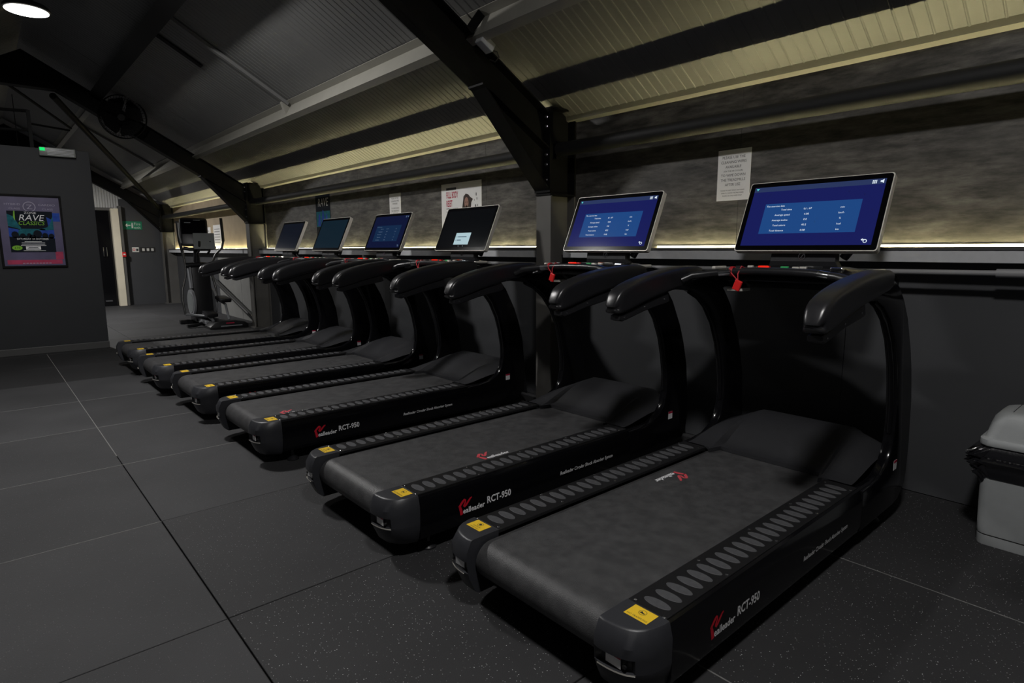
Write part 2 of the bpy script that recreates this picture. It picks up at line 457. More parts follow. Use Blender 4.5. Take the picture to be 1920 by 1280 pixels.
# ledge with light strip
for i, (a, b) in enumerate([(-4.9, 1.183), (1.342, 7.848), (8.003, 13.84)]):
    lg = MB().box(2.86, 2.999, a, b, 1.178, 1.234, 0.002).build('trim_2', 'ledge'); tag(lg, ['grey ledge along the wall behind the two nearest treadmills', 'grey ledge along the wall behind the far treadmills', 'pale ledge along the wall behind the elliptical trainer'][i], kind='structure')
    zl = (1.2505, 1.2585, 1.2595)[i]
    MB().box(2.855, 2.9845, a, b, 1.2345, zl, 0.0012).build('ledge_lip', 'ledgetop', lg)
    s = MB().box(2.9880, 2.9932, a+0.02, (0.42 if i == 0 else b-0.02), 1.2350, 1.2380).build('light_strip', 'led')
    MB().box(2.9972, 2.9992, a+0.02, (0.42 if i == 0 else b-0.02), 1.2345, (1.2635, 1.2675, 1.2685)[i]).build('added_reflector', 'sign_white', s)  # white backing added so the strip shows as a bright line
    tag(s, ['glowing warm white light strip behind the two nearest treadmill monitors', 'glowing warm white light strip behind the four far treadmill monitors', 'glowing warm white light strip behind the elliptical trainer'][i], 'light strip', 'light strips on the wall ledge')

# conduit under the ledge
cd = thing('conduit_pipe', 'thin grey conduit pipe running under the wall ledge near the bin', 'pipe', (2.872, 0, 1.128))
MB().tube([(0, -4.5, 0.02), (0, -1.5, 0.006), (0, 0.2, -0.006), (0, 1.15, -0.006)], 0.0125, 10).build('pipe', 'conduit', cd, 50)
MB().cyl((0, -1.62, 0.0068), (0, -1.47, 0.0058), 0.019, 14).build('coupling', 'conduit', cd, 50)
for y in (-2.4, -0.75, 0.7):
    MB().box(-0.016, 0.040, y-0.012, y+0.012, -0.02, 0.0495, 0.003).build('clip', 'conduit', cd)
cd2 = thing('conduit_pipe', 'thin grey conduit pipe under the ledge behind the far treadmills', 'pipe', (2.872, 0, 1.128))
MB().tube([(0, 1.36, -0.004), (0, 7.84, -0.004)], 0.0125, 10).build('pipe', 'conduit', cd2, 50)
for y in (2.4, 4.4, 6.4):
    MB().box(-0.016, 0.040, y-0.012, y+0.012, -0.02, 0.0495, 0.003).build('clip', 'conduit', cd2)

# ------------------------------------------------------------------ portal frames
def bolt_mesh():
    m = MB(); m.cyl((0, 0, 0), (-0.004, 0, 0), 0.013, 12); m.cyl((-0.004, 0, 0), (-0.014, 0, 0), 0.0095, 6)
    return m
BOLT = None
def bolt(parent, loc, rz=0.0):
    global BOLT
    if BOLT is None: o = bolt_mesh().build('bolt', 'screw', parent); BOLT = o.data
    else: o = link('bolt', BOLT, parent)
    o.location = loc; o.rotation_euler = (0, 0, rz)
RT = lambda x: 2.262 + 0.575*(2.65 - x)      # top of rafter
RB = lambda x: 2.325 + 0.575*(2.10 - x)      # underside
def frame(y0, label, left=True):
    y1 = y0 + 0.155; ym = (y0+y1)/2
    t = thing('steel_portal_frame', label, 'steel frame', (0, 0, 0), group='steel portal frames')
    c = MB()
    c.box(2.730, 2.744, y0, y1, 0, 1.640); c.box(2.984, 2.998, y0, y1, 0, 1.640); c.box(2.744, 2.984, ym-0.005, ym+0.005, 0, 1.640)
    c.box(2.70, 3.0, y0-0.03, y1+0.03, 0, 0.014)
    c.build('column', 'steelcol', t)
    c = MB()
    c.box(2.730, 2.746, y0-0.002, y1+0.002, 1.655, 2.265); c.box(2.982, 2.998, y0-0.002, y1+0.002, 1.655, 2.265); c.box(2.746, 2.982, ym-0.006, ym+0.006, 1.655, 2.265)
    c.box(2.726, 2.998, y0-0.002, y1+0.002, 2.258, 2.268)
    c.build('column_head', 'steel', t)
    MB().box(2.722, 2.998, y0-0.002, y1+0.002, 1.641, 1.654).build('stiffener', 'steel', t)
    r = MB()
    xa = XRIDGE
    tp = [(2.728, RT(2.728)), (xa, RT(xa))]; bt = [(2.728, RB(2.728)), (0.46, RB(0.46)), (xa, RB(0.46))]
    th = 0.012
    r.prism([tp[0], tp[1], (tp[1][0], tp[1][1]-th), (tp[0][0], tp[0][1]-th)], 'y', y0, y1)
    r.prism([bt[0], bt[1], (bt[1][0], bt[1][1]+th), (bt[0][0], bt[0][1]+th)], 'y', y0, y1)
    r.prism([bt[1], bt[2], (bt[2][0], bt[2][1]+th), (bt[1][0], bt[1][1]+th)], 'y', y0, y1)
    r.prism([tp[0], tp[1], bt[2], bt[1], bt[0]], 'y', ym-0.005, ym+0.005)
    if left:
        mir = lambda P: [(2*xa-p[0], p[1]) for p in P]
        for P in ([tp[0], tp[1], (tp[1][0], tp[1][1]-th), (tp[0][0], tp[0][1]-th)], [bt[0], bt[1], (bt[1][0], bt[1][1]+th), (bt[0][0], bt[0][1]+th)], [bt[1], bt[2], (bt[2][0], bt[2][1]+th), (bt[1][0], bt[1][1]+th)]):
            r.prism(mir(P), 'y', y0, y1)
        r.prism(mir([tp[0], tp[1], bt[2], bt[1], bt[0]]), 'y', ym-0.005, ym+0.005)
    r.build('rafter', 'steel', t)
    h = MB()
    h.prism([(2.10, RB(2.10)-0.002), (2.728, 1.660), (2.728, 1.674), (2.112, RB(2.10)-0.002)], 'y', y0, y1)
    h.prism([(2.11, RB(2.11)-0.002), (2.728, RB(2.728)-0.002), (2.728, 1.664)], 'y', ym-0.005, ym+0.005)
    h.prism([(2.095, RB(2.10)-0.010), (2.175, RB(2.175)-0.004), (2.175, RB(2.175)), (2.095, RB(2.095))], 'y', y0-0.001, y1+0.001)
    h.build('haunch', 'steel', t)
    MB().box(2.714, 2.7285, y0-0.004, y1+0.004, 1.66, 2.262).build('end_plate', 'steel', t)
    for z in (2.195, 2.13, 1.93, 1.86, 1.75, 1.70):
        for yy in (y0+0.028, y1-0.028): bolt(t, (2.713, yy, z))
    # rail cleat with bolts on the near side
    MB().box(2.775, 2.86, y0-0.012, y0-0.004, 1.90, 2.03).build('cleat', 'steel', t)
    for xx in (2.80, 2.835): bolt(t, (xx, y0-0.0125, 1.965), math.pi/2)
    MB().box(2.80, 2.84, y0-0.004, y0+0.07, 1.91, 2.02).build('cleat_web', 'steel', t)
    return t
f1 = frame(1.187, 'black steel portal frame between the second and third treadmills')
f2 = frame(7.850, 'black steel portal frame behind the farthest treadmill, with a fan on it')
f3 = frame(13.78, 'farthest black steel portal frame, beside the end wall')
# wall rail (tube) in each bay
for a, b, lb in ((-4.9, 1.172, 'dark tubular steel wall rail above the two nearest monitors'), (1.345, 7.835, 'dark tubular steel wall rail above the far treadmill monitors'), (8.008, 13.765, 'dark tubular steel wall rail above the elliptical trainer')):
    o = MB().cyl((2.80, a, 1.968), (2.80, b, 1.968), 0.050, 20).build('wall_rail', 'girt', None, 40)
    tag(o, lb, 'steel rail', 'steel wall rails')

# roof purlins (Z sections) – lower cream row
nrm = Vector((-SLOPE, 0, -1)).normalized()        # inward roof normal (right slope)
tng = Vector((1, 0, -SLOPE)).normalized()         # down the slope
def purlin(xc, a, b, mname, name, label, depth=0.155, fl_w=0.062, cat='purlin'):
    base = Vector((xc, 0, zroof(xc) - 0.008))
    def P(d, s): q = base + nrm*d + tng*s; return (q.x, q.z)
    th = 0.006
    out = [P(0, -fl_w), P(0, th), P(depth-th, th), P(depth-th, fl_w), P(depth, fl_w), P(depth, 0), P(th, 0), P(th, -fl_w)]
    o = MB().prism(out, 'y', a, b).build(name, mname)
    return tag(o, label, cat, 'roof purlins')
# web sits at x ~ 2.1 at the roof
purlin(2.09, -4.9, 1.255, 'cream', 'roof_purlin', 'cream steel purlin in the nearest roof bay, above the monitors')
purlin(2.09, 1.275, 7.92, 'cream', 'roof_purlin', 'cream steel purlin in the middle roof bay, above the far treadmills')
purlin(2.09, 7.94, 13.9, 'cream', 'roof_purlin', 'lower cream steel purlin in the farthest roof bay')
purlin(0.96, 7.94, 13.9, 'cream', 'roof_purlin', 'upper cream steel purlin in the farthest roof bay, above the partition')
# black box beam along the upper slope
bb = thing('roof_beam', 'black box beam running along the upper ceiling towards the fan', 'roof beam', (0, 0, 0))
bs = Vector((0.95, 0, zroof(0.95)-0.01))
def BP(d, s): q = bs + nrm*d + tng*s; return (q.x, q.z)
MB().prism([BP(0, -0.06), BP(0, 0.06), BP(0.15, 0.06), BP(0.15, -0.06)], 'y', -4.9, 7.84, 0.004).build('beam', 'steel', bb)
MB().prism([BP(0.152, -0.075), BP(0.152, 0.075), BP(0.16, 0.075), BP(0.16, -0.075)], 'y', -4.9, 7.84).build('bottom_flange', 'steel', bb)
# anti-sag struts down the slope
def strut(y, xa, xb, mname, label, w=0.024, dep=0.03, d0=0.0):
    A = Vector((xa, y, zroof(xa)-0.012)) + nrm*d0; B = Vector((xb, y, zroof(xb)-0.012)) + nrm*d0
    m = MB()
    q = [A, B, B+nrm*dep, A+nrm*dep]
    for yy in (y-w, y+w): pass
    vs = [(p.x, y-w, p.z) for p in q] + [(p.x, y+w, p.z) for p in q]
    m.add(vs, [(0,1,2,3),(7,6,5,4),(0,4,5,1),(1,5,6,2),(2,6,7,3),(3,7,4,0)])
    o = m.build('sag_strut', mname); return tag(o, label, 'strut', 'sag struts')
st = strut(4.35, 1.02, 2.06, 'liner', 'slim strut on the ceiling of the middle bay, above the third treadmill', d0=0.0)
MB().prism([(1.99, zroof(1.99)-0.045), (2.075, zroof(2.075)-0.045), (2.035, zroof(2.075)-0.13)], 'y', 4.352, 4.40).build('gusset', 'cream', st)
strut(4.95, 0.99, 1.42, 'steel', 'short dark strip on the ceiling beside the black beam', w=0.04, dep=0.006)
strut(10.6, 1.02, 2.06, 'liner', 'slim strut on the ceiling of the farthest bay')
# diagonal roof brace and its thin struts
def bar(name, a, b, r, mname, label, cat):
    return tag(MB().cyl(a, b, r, 10).build(name, mname, None, 50), label, cat)
bar('roof_brace', (0.44, 8.02, 3.22), (2.72, 13.76, 2.17), 0.042, 'steel', 'black diagonal roof brace running down to the farthest column', 'brace')
bar('tie_rod', (-0.02, 8.02, 3.30), (0.80, 9.9, 3.13), 0.018, 'steel', 'thin black tie rod above the dark partition', 'tie rod')
bar('wall_brace', (2.90, 10.7, 0.70), (2.90, 8.25, 0.03), 0.035, 'ell_tube', 'grey diagonal wall brace behind the elliptical trainer', 'brace')

# sensor box and bracket on the near rafter
sb = thing('junction_box', 'small grey junction box with looped cable on the near rafter', 'junction box', (2.085, 1.14, 2.553))
MB(Matrix.Rotation(math.radians(30), 4, 'Y')).box(-0.055, 0.055, -0.03, 0.04, -0.03, 0.03, 0.006).build('box', 'ledge', sb)
MB().tube([(0.05, 0, -0.03), (0.085, -0.01, -0.035), (0.095, -0.02, -0.07), (0.07, -0.01, -0.10), (0.045, 0.02, -0.085)], 0.004, 6).build('cable', 'deck', sb, 60)
bk = MB(Matrix.Translation((2.02, 1.16, 2.68)) @ Matrix.Rotation(math.radians(-52), 4, 'Y')).box(-0.09, 0.09, -0.012, 0.0, -0.03, 0.03, 0.004).build('bracket_plate', 'steel'); tag(bk, 'black bracket plate on top of the near rafter', 'bracket')

# ------------------------------------------------------------------ lamps
def lamp(y, label, z=3.40, x=0.08, w=1.0):
    t = thing('ceiling_lamp', label, 'lamp', (x, y, z), group='round ceiling lamps')
    m = MB(); m.loft([[(r*math.cos(2*math.pi*k/32), r*math.sin(2*math.pi*k/32), zz) for k in range(32)] for r, zz in ((0.165, 0.002), (0.178, 0.01), (0.178, 0.03), (0.15, 0.055), (0.07, 0.075), (0.05, 0.12))])
    m.build('housing', 'lamp_shell', t, 40)
    MB().disc((0, 0, 0.0), (1, 0, 0), (0, 1, 0), 0.165, 0.165, 32).build('lens', 'lamp_face', t)
    MB().cyl((0, 0, 0.12), (0, 0, zroof(x)-z-0.01), 0.006, 8).build('drop_rod', 'lamp_shell', t)
    ld = bpy.data.lights.new('lamp_light', 'AREA'); ld.shape = 'DISK'; ld.size = 0.32; ld.energy = LAMP_W*w; ld.color = LAMP_COL
    lo = bpy.data.objects.new('lamp_light', ld); COL.objects.link(lo); lo.parent = t; lo.location = (0, 0, -0.012)
lamp(5.27, 'round glowing ceiling lamp at the upper left, above the partition', x=0.055, w=0.16)
lamp(3.00, 'round ceiling lamp above the middle of the room', x=0.0, w=1.35)
lamp(-1.95, 'round ceiling lamp above the nearest treadmill end', x=0.0, w=0.95)
lamp(11.3, 'round ceiling lamp behind the partition', z=2.85, x=0.2, w=1.9)

# ------------------------------------------------------------------ partition at the left
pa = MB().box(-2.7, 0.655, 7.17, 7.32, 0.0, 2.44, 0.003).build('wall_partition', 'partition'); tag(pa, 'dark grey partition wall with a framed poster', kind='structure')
tag(MB().box(-2.7, 0.660, 7.150, 7.169, 0.0, 0.085, 0.004).build('baseboard_partition', 'skirt'), 'dark skirting at the foot of the partition', kind='structure')
# bulkhead emergency light
em = thing('emergency_light', 'bulkhead light with a green indicator at the top of the partition', 'light', (0.338, 7.169, 2.40))
MB().box(-0.178, 0.178, -0.045, 0.0, -0.052, 0.052, 0.012).build('housing', 'ex_lens', em, 40)
for k in range(5): MB().box(-0.10, 0.16, -0.0475, -0.0445, -0.036+k*0.016, -0.030+k*0.016).build('lens_rib', 'ledge', em)
MB().box(-0.170, -0.120, -0.050, -0.0445, 0.008, 0.044, 0.004).build('indicator', 'ex_led', em)
# guard rail on the platform
gr = thing('guard_rail', 'black tubular guard rail standing on top of the partition', 'guard rail', (0.11, 7.25, 2.441))
MB().box(-0.018, 0.018, -0.018, 0.018, 0, 0.43).build('post', 'steel', gr)
MB().cyl((0.0, 0, 0.42), (-2.5, 0, 0.30), 0.018, 8).build('top_rail', 'steel', gr)
MB().cyl((0.0, 0, 0.28), (0.42, 0.35, 0.30), 0.012, 8).build('side_rail', 'steel', gr)
MB().cyl((0.0, 0, 0.20), (-2.5, 0, 0.10), 0.014, 8).build('mid_rail', 'steel', gr)

# framed poster on the partition
def poster_frame():
    t = thing('framed_poster', 'framed purple club-night poster on the dark partition', 'poster', (0.008, 7.169, 1.467))
    W2, H2 = 0.310, 0.425
    X = Matrix(((1, 0, 0, 0), (0, 0, -1, 0), (0, 1, 0, 0), (0, 0, 0, 1)))      # (a, b, out) -> (x, -y, z)
    ex, ey = Vector((1, 0, 0)), Vector((0, 1, 0))
    m = MB(X)
    for a0, a1, b0, b1 in ((-W2, W2, H2-0.022, H2), (-W2, W2, -H2, -H2+0.022), (-W2, -W2+0.022, -H2+0.022, H2-0.022), (W2-0.022, W2, -H2+0.022, H2-0.022)):
        m.box(a0, a1, b0, b1, 0, 0.022, 0.002)
    m.build('frame', 'steel', t)
    sh = MB(X).box(-W2+0.022, W2-0.022, -H2+0.022, H2-0.022, 0.0, 0.006).build('poster_sheet', 'purple', t)
    z = 0.0065
    def rect(a0, a1, b0, b1, mt, dz=0.0, nm='print'):
        MB(X).poly([(a0, b0, z+dz), (a1, b0, z+dz), (a1, b1, z+dz), (a0, b1, z+dz)]).build(nm, mt, sh)
    rect(-W2+0.05, W2-0.05, -H2+0.04, -H2+0.09, 'poster_red', 0.0002, 'print_band')
    rect(0.20, 0.275, -0.33, -0.24, 'poster_red', 0.0003, 'print_patch')
    rect(0.15, 0.28, 0.12, 0.22, 'blue', 0.0001, 'print_patch')
    rect(-0.215, 0.210, -0.245, 0.235, 'poster_dark', 0.0005, 'print_panel')
    m = MB(X); m.ring((0, 0.285, z+0.0003), ex, ey, 0.052, 0.060); m.text('Z', 0.075, (0, 0.258, z+0.0003), ex, ey, 'C', 1.2)
    m.text('HYBRID', 0.032, (-0.155, 0.300, z+0.0003), ex, ey, 'C', 1.35); m.text('CLASS', 0.028, (-0.14, 0.252, z+0.0003), ex, ey, 'C', 1.35)
    m.text('CARDIO', 0.032, (0.165, 0.300, z+0.0003), ex, ey, 'C', 1.35); m.text('CLASS', 0.028, (0.17, 0.252, z+0.0003), ex, ey, 'C', 1.35)
    for k in range(9): m.box(-0.12+k*0.031, -0.098+k*0.031, -0.380, -0.370, z+0.0003, z+0.0005)
    m.build('print_heading', 'lilac', sh)
    # coloured light beams and crowd
    m = MB(X)
    for pts in ([(-0.215, 0.20), (-0.16, 0.17), (-0.09, 0.02), (-0.215, 0.06)], [(0.21, 0.18), (0.15, 0.05), (0.06, 0.02), (0.21, 0.00)], [(-0.19, -0.05), (0.19, -0.05), (0.12, 0.03), (-0.10, 0.03)]):
        m.poly([(a, b, z+0.0008) for a, b in pts])
    m.build('print_beams', 'teal', sh)
    m = MB(X)
    for pts in ([(-0.215, 0.04), (-0.12, 0.02), (-0.15, -0.09), (-0.215, -0.06)], [(0.21, 0.02), (0.05, 0.01), (0.08, -0.07), (0.21, -0.08)], [(0.15, 0.17), (0.20, 0.14), (0.16, 0.06)]):
        m.poly([(a, b, z+0.0010) for a, b in pts])
    m.build('print_glow', 'blue', sh)
    m = MB(X)
    for (a, b, r) in ((-0.16, -0.04, 0.035), (-0.09, -0.055, 0.028), (-0.03, -0.045, 0.022), (0.05, -0.03, 0.042), (0.12, -0.05, 0.03), (0.18, -0.055, 0.028), (0.0, -0.07, 0.03)):
        m.disc((a, b, z+0.0012), ex, ey, r, r*1.1, 12)
    m.box(-0.2, 0.2, -0.105, -0.065, z+0.0010, z+0.0012)
    m.build('print_crowd', 'poster_dark', sh)
    m = MB(X)
    m.text('RAVE', 0.100, (0, 0.125, z+0.0015), ex, ey, 'C', 1.0, 0.25); m.text('ZONE', 0.035, (0.0, 0.203, z+0.0015), ex, ey, 'C', 1.2)
    m.text('SATURDAY 24 OCTOBER', 0.028, (0, -0.098, z+0.0015), ex, ey, 'C', 0.95)
    for k, w in enumerate((0.16, 0.22, 0.22, 0.24)): m.box(-w/2, w/2, -0.122-k*0.015, -0.117-k*0.015, z+0.0013, z+0.0015)
    m.box(-0.075, 0.065, -0.213, -0.175, z+0.0013, z+0.0015); m.box(-0.10, 0.11, -0.228, -0.224, z+0.0013, z+0.0015)
    m.build('print_lettering', 'white_print', sh)
    m = MB(X); m.text('CLASSICS', 0.062, (0, 0.075, z+0.0016), ex, ey, 'C', 0.95, 0.25); m.disc((-0.155, -0.193, z+0.0014), ex, ey, 0.048, 0.028, 16)
    m.poly([(-0.16, 0.16, z+0.0011), (-0.15, 0.235, z+0.0011), (-0.14, 0.235, z+0.0011), (-0.145, 0.12, z+0.0011)])
    m.build('print_lime', 'lime', sh)
    m = MB(X); m.box(-0.05, 0.04, -0.190, -0.184, z+0.0016, z+0.0018); m.box(-0.06, 0.05, -0.203, -0.197, z+0.0016, z+0.0018); m.text('\u00a310', 0.036, (-0.155, -0.205, z+0.0018), ex, ey, 'C')
    m.build('print_small', 'poster_dark', sh)
poster_frame()

# ------------------------------------------------------------------ end wall with doorway
we = MB().box(1.99, 3.1, YE, YE+0.1, 0, 2.36).box(XL, 1.40, YE, YE+0.1, 0, 2.36).build('wall_end', 'lowwall'); tag(we, 'dark end wall with fire exit sign', kind='structure')
gm = MB()
gp2 = [(2*XRIDGE-XR-0.1, 2.10), (XR+0.1, 2.10), (XR+0.1, 2.2), (XRIDGE, ZR+0.1), (2*XRIDGE-XR-0.1, 2.2)]
o = gm.prism(gp2, 'y', YE+0.101, YE+0.16).build('wall_gable', 'gable'); tag(o, 'pale ribbed gable sheeting above the doorway', kind='structure')
for k in range(14): MB().box(1.42+k*0.05, 1.432+k*0.05, YE+0.085, YE+0.101, 2.17, 2.70).build('gable_rib', 'gable', o)
d1 = tag(MB().box(1.40, 1.80, YE+0.02, YE+0.06, 0.0, 2.10, 0.003).build('door_1', 'doordark'), 'dark door leaf in the end wall, standing in for the unlit room beyond', kind='structure')  # dark leaf fills the doorway in place of an unlit room
MB().box(1.40, 1.86, YE-0.02, YE+0.10, 2.10, 2.16).build('door_head', 'steelcol', d1)
for xx in (1.60, 1.66): MB().box(xx-0.008, xx+0.008, YE-0.03, YE+0.02, 1.10, 1.30, 0.004).build('pull_handle', 'chrome', d1)
MB().box(1.55, 1.68, YE+0.005, YE+0.02, 0.10, 0.13).build('kick_bar', 'chrome', d1)
# square post beside the door
dp = thing('door_post', 'pale square post at the side of the dark doorway', 'post', (1.875, YE-0.09, 0.0))
MB().box(-0.085, 0.055, -0.07, 0.08, 0, 2.14, 0.004).build('post', 'doorpost', dp)
MB().box(0.056, 0.115, -0.05, 0.08, 0, 2.20, 0.004).build('side_trim', 'steelcol', dp)
cp = thing('fire_call_point', 'small red fire alarm call point on the door post', 'alarm', (1.962, YE-0.176, 1.14))
MB().box(-0.036, 0.036, 0, 0.03, -0.05, 0.05, 0.006).build('case', 'red', cp)
MB().box(-0.02, 0.02, -0.003, 0.0, -0.012, 0.02).build('panel', 'sign_white', cp)
EXE, EYE = Vector((1, 0, 0)), Vector((0, 0, 1))
es = thing('exit_sign', 'green fire exit sign with an arrow on the dark end wall', 'sign', (2.20, YE-0.001, 1.785))
MB().box(-0.185, 0.185, -0.012, 0.0, -0.092, 0.092).build('sign_board', 'sign_green', es)
m = MB()
m.text('Fire', 0.085, (0.09, -0.0125, 0.005), EXE, EYE, 'C'); m.text('exit', 0.085, (0.09, -0.0125, -0.07), EXE, EYE, 'C')
m.poly([(-0.15, -0.0125, 0), (-0.10, -0.0125, 0.045), (-0.10, -0.0125, 0.012), (-0.04, -0.0125, 0.012), (-0.04, -0.0125, -0.012), (-0.10, -0.0125, -0.012), (-0.10, -0.0125, -0.045)])
m.disc((-0.005, -0.0125, 0.045), EXE, EYE, 0.015, 0.015, 10); m.box(-0.022, 0.012, -0.0127, -0.0122, -0.06, 0.028)
m.build('sign_print', 'sign_white', es)
for x0, mt, lb in ((2.14, 'sign_white', 'white and red safety notice strip on the dark end wall'), ):
    s1 = thing('safety_notice', lb, 'sign', (2.215, YE-0.001, 1.245))
    MB().box(-0.066, 0.066, -0.008, 0, -0.055, 0.055).build('plate', mt, s1)
    m = MB(); m.ring((-0.03, -0.0085, 0), EXE, EYE, 0.018, 0.028, 14); m.build('symbol', 'red', s1)
    MB().box(0.012, 0.055, -0.0086, -0.0081, -0.03, 0.02).build('symbol_figure', 'ink', s1)
s2 = thing('switch_plate', 'black plate with three pale rocker switches on the end wall', 'switch', (2.455, YE-0.001, 1.245))
MB().box(-0.15, 0.15, -0.008, 0, -0.055, 0.055).build('plate', 'ink', s2)
for k in range(3): MB().box(-0.11+k*0.09, -0.06+k*0.09, -0.012, -0.0081, -0.03, 0.03, 0.003).build('rocker', 'sign_white', s2)
# space beyond doorway closed by a dark box
tag(MB().box(0.6, 3.0, YE+2.4, YE+2.5, 0, 2.6).build('wall_beyond', 'lowwall'), kind='structure')

# ------------------------------------------------------------------ paper notices on the right wall
WX, WY = Vector((0, -1, 0)), Vector((0, 0, 1))
def sheet_on_wall(name, label, cat, y_l, y_r, z0, z1, mt='paper', group=None):
    t = thing(name, label, cat, (XR-0.0005, (y_l+y_r)/2, (z0+z1)/2), 0, group)
    w, h = (y_l-y_r)/2, (z1-z0)/2
    MB().box(-0.0016, 0.0, -w, w, -h, h).build('sheet', mt, t)
    return t, w, h
X0 = -0.0022
t, w, h = sheet_on_wall('paper_notice', 'white cleaning wipes notice on the wall left of the nearest monitor', 'notice', -0.011, -0.226, 1.536, 1.839)
m = MB()
for s, sz, z in (('PLEASE USE THE', 0.0225, 0.098), ('CLEANING WIPES', 0.0225, 0.070), ('AVAILABLE', 0.0225, 0.042), ('(ON THE AIR COOLER)', 0.013, 0.020), ('TO WIPE DOWN', 0.0225, -0.008), ('THE TREADMILLS', 0.0225, -0.036), ('AFTER USE', 0.0225, -0.064), ('PLEASE DO NOT SPRAY ANYTHING', 0.0105, -0.094), ('DIRECTLY ONTO THE MACHINES', 0.0105, -0.110), ('PLEASE USE THE WIPES ONLY', 0.0105, -0.126)):
    m.text(s, sz, (X0, 0.004, z), WX, WY, 'C', 0.93)
m.build('lettering', 'ink', t)
t, w, h = sheet_on_wall('wall_poster', 'white poster with red heading and a portrait, behind the third monitor', 'poster', 2.985, 2.349, 1.42, 1.869)
m = MB(); m.text('FULL BODY', 0.084, (X0, 0.235, 0.088), WX, WY, 'L', 0.44, 0, 0.022); m.text('RESET', 0.084, (X0, 0.235, 0.008), WX, WY, 'L', 0.44, 0, 0.022); m.build('heading', 'crimson', t)
m = MB(); m.box(X0-0.0002, X0, 0.07, 0.235, 0.162, 0.185)
for k, wd_ in enumerate((0.19, 0.16, 0.08, 0.10, 0.12)): m.box(X0-0.0002, X0, 0.235-wd_, 0.235, -0.016-k*0.028, -0.010-k*0.028)
for (a, b, s) in ((-0.24, 0.10, .012), (-0.25, 0.06, .010), (-0.23, -0.01, .016), (-0.26, 0.0, .008), (-0.21, 0.05, .006)): m.disc((X0, a, b), WX, WY, s*0.5, s*1.4, 9)
m.build('small_print', 'ink', t)
m = MB(); c = Vector((X0, -0.09, 0.03))
m.poly([tuple(c + Vector((0, -a, b))) for a, b in ((-0.085, -0.16), (-0.062, -0.02), (-0.045, 0.06), (-0.01, 0.085), (0.03, 0.075), (0.06, 0.05), (0.10, 0.03), (0.075, 0.0), (0.065, -0.08), (0.07, -0.16))])
m.build('portrait_hair', 'hair', t)
m = MB(); m.disc(tuple(c + Vector((-0.0003, 0, 0.0))), WX, WY, 0.032, 0.052, 16); m.poly([tuple(c + Vector((-0.0003, -a, b))) for a, b in ((-0.07, -0.17), (-0.055, -0.11), (-0.018, -0.08), (-0.018, -0.03), (0.018, -0.03), (0.018, -0.08), (0.06, -0.11), (0.075, -0.17))])
m.build('portrait_face', 'skin', t)
m = MB()
for a in (-0.013, 0.013): m.disc(tuple(c + Vector((-0.0006, -a, 0.006))), WX, WY, 0.007, 0.004, 8)
m.disc(tuple(c + Vector((-0.0006, 0, -0.026))), WX, WY, 0.010, 0.004, 8)
m.build('portrait_features', 'hair', t)
t, w, h = sheet_on_wall('paper_notice', 'small white notice on the wall behind the fourth monitor', 'notice', 3.995, 3.757, 1.53, 1.848)
m = MB()
for s, sz, z in (('PLEASE USE THE', 0.0225, 0.098), ('CLEANING WIPES', 0.0225, 0.070), ('AVAILABLE', 0.0225, 0.042), ('TO WIPE DOWN', 0.0225, -0.008), ('THE TREADMILLS', 0.0225, -0.036), ('AFTER USE', 0.0225, -0.064)):
    m.text(s, sz, (X0, 0.0, z), WX, WY, 'C', 0.93)
m.build('lettering', 'ink', t)
t, w, h = sheet_on_wall('wall_poster', 'dark teal club-night poster on the wall behind the fifth monitor', 'poster', 5.95, 5.507, 1.33, 1.955, 'poster_dark')
m = MB(); m.text('RAVE', 0.15, (X0, 0, 0.165), WX, WY, 'C', 0.9, 0.2); m.box(X0-0.0002, X0, -0.14, 0.14, -0.165, -0.145); m.box(X0-0.0002, X0, -0.12, 0.12, -0.20, -0.185); m.build('lettering', 'white_print', t)
MB().poly([(X0, 0.21, 0.10), (X0, -0.21, 0.10), (X0, -0.21, -0.10), (X0, 0.21, -0.10)]).build('picture', 'teal', t)
m = MB()
for a, b in ((0.12, -0.02), (0.0, 0.02), (-0.1, -0.03)): m.poly([(X0-0.0003, a+0.05, b-0.07), (X0-0.0003, a-0.05, b-0.07), (X0-0.0003, a-0.02, b+0.08), (X0-0.0003, a+0.01, b+0.1)])
m.build('picture_beams', 'blue', t)
t, w, h = sheet_on_wall('paper_notice', 'tall white paper on the beige wall right of the elliptical console', 'notice', 10.74, 10.26, 1.26, 1.71)
m = MB()
for k in range(6): m.box(X0-0.0002, X0, -0.17, 0.17, 0.14-k*0.05, 0.15-k*0.05)
m.build('lettering', 'ink', t)
t, w, h = sheet_on_wall('paper_notice', 'white paper half hidden behind the elliptical console', 'notice', 11.40, 10.92, 1.28, 1.68)
m = MB()
for k in range(5): m.box(X0-0.0002, X0, -0.14, 0.14, 0.12-k*0.05, 0.13-k*0.05)
m.build('lettering', 'ink', t)

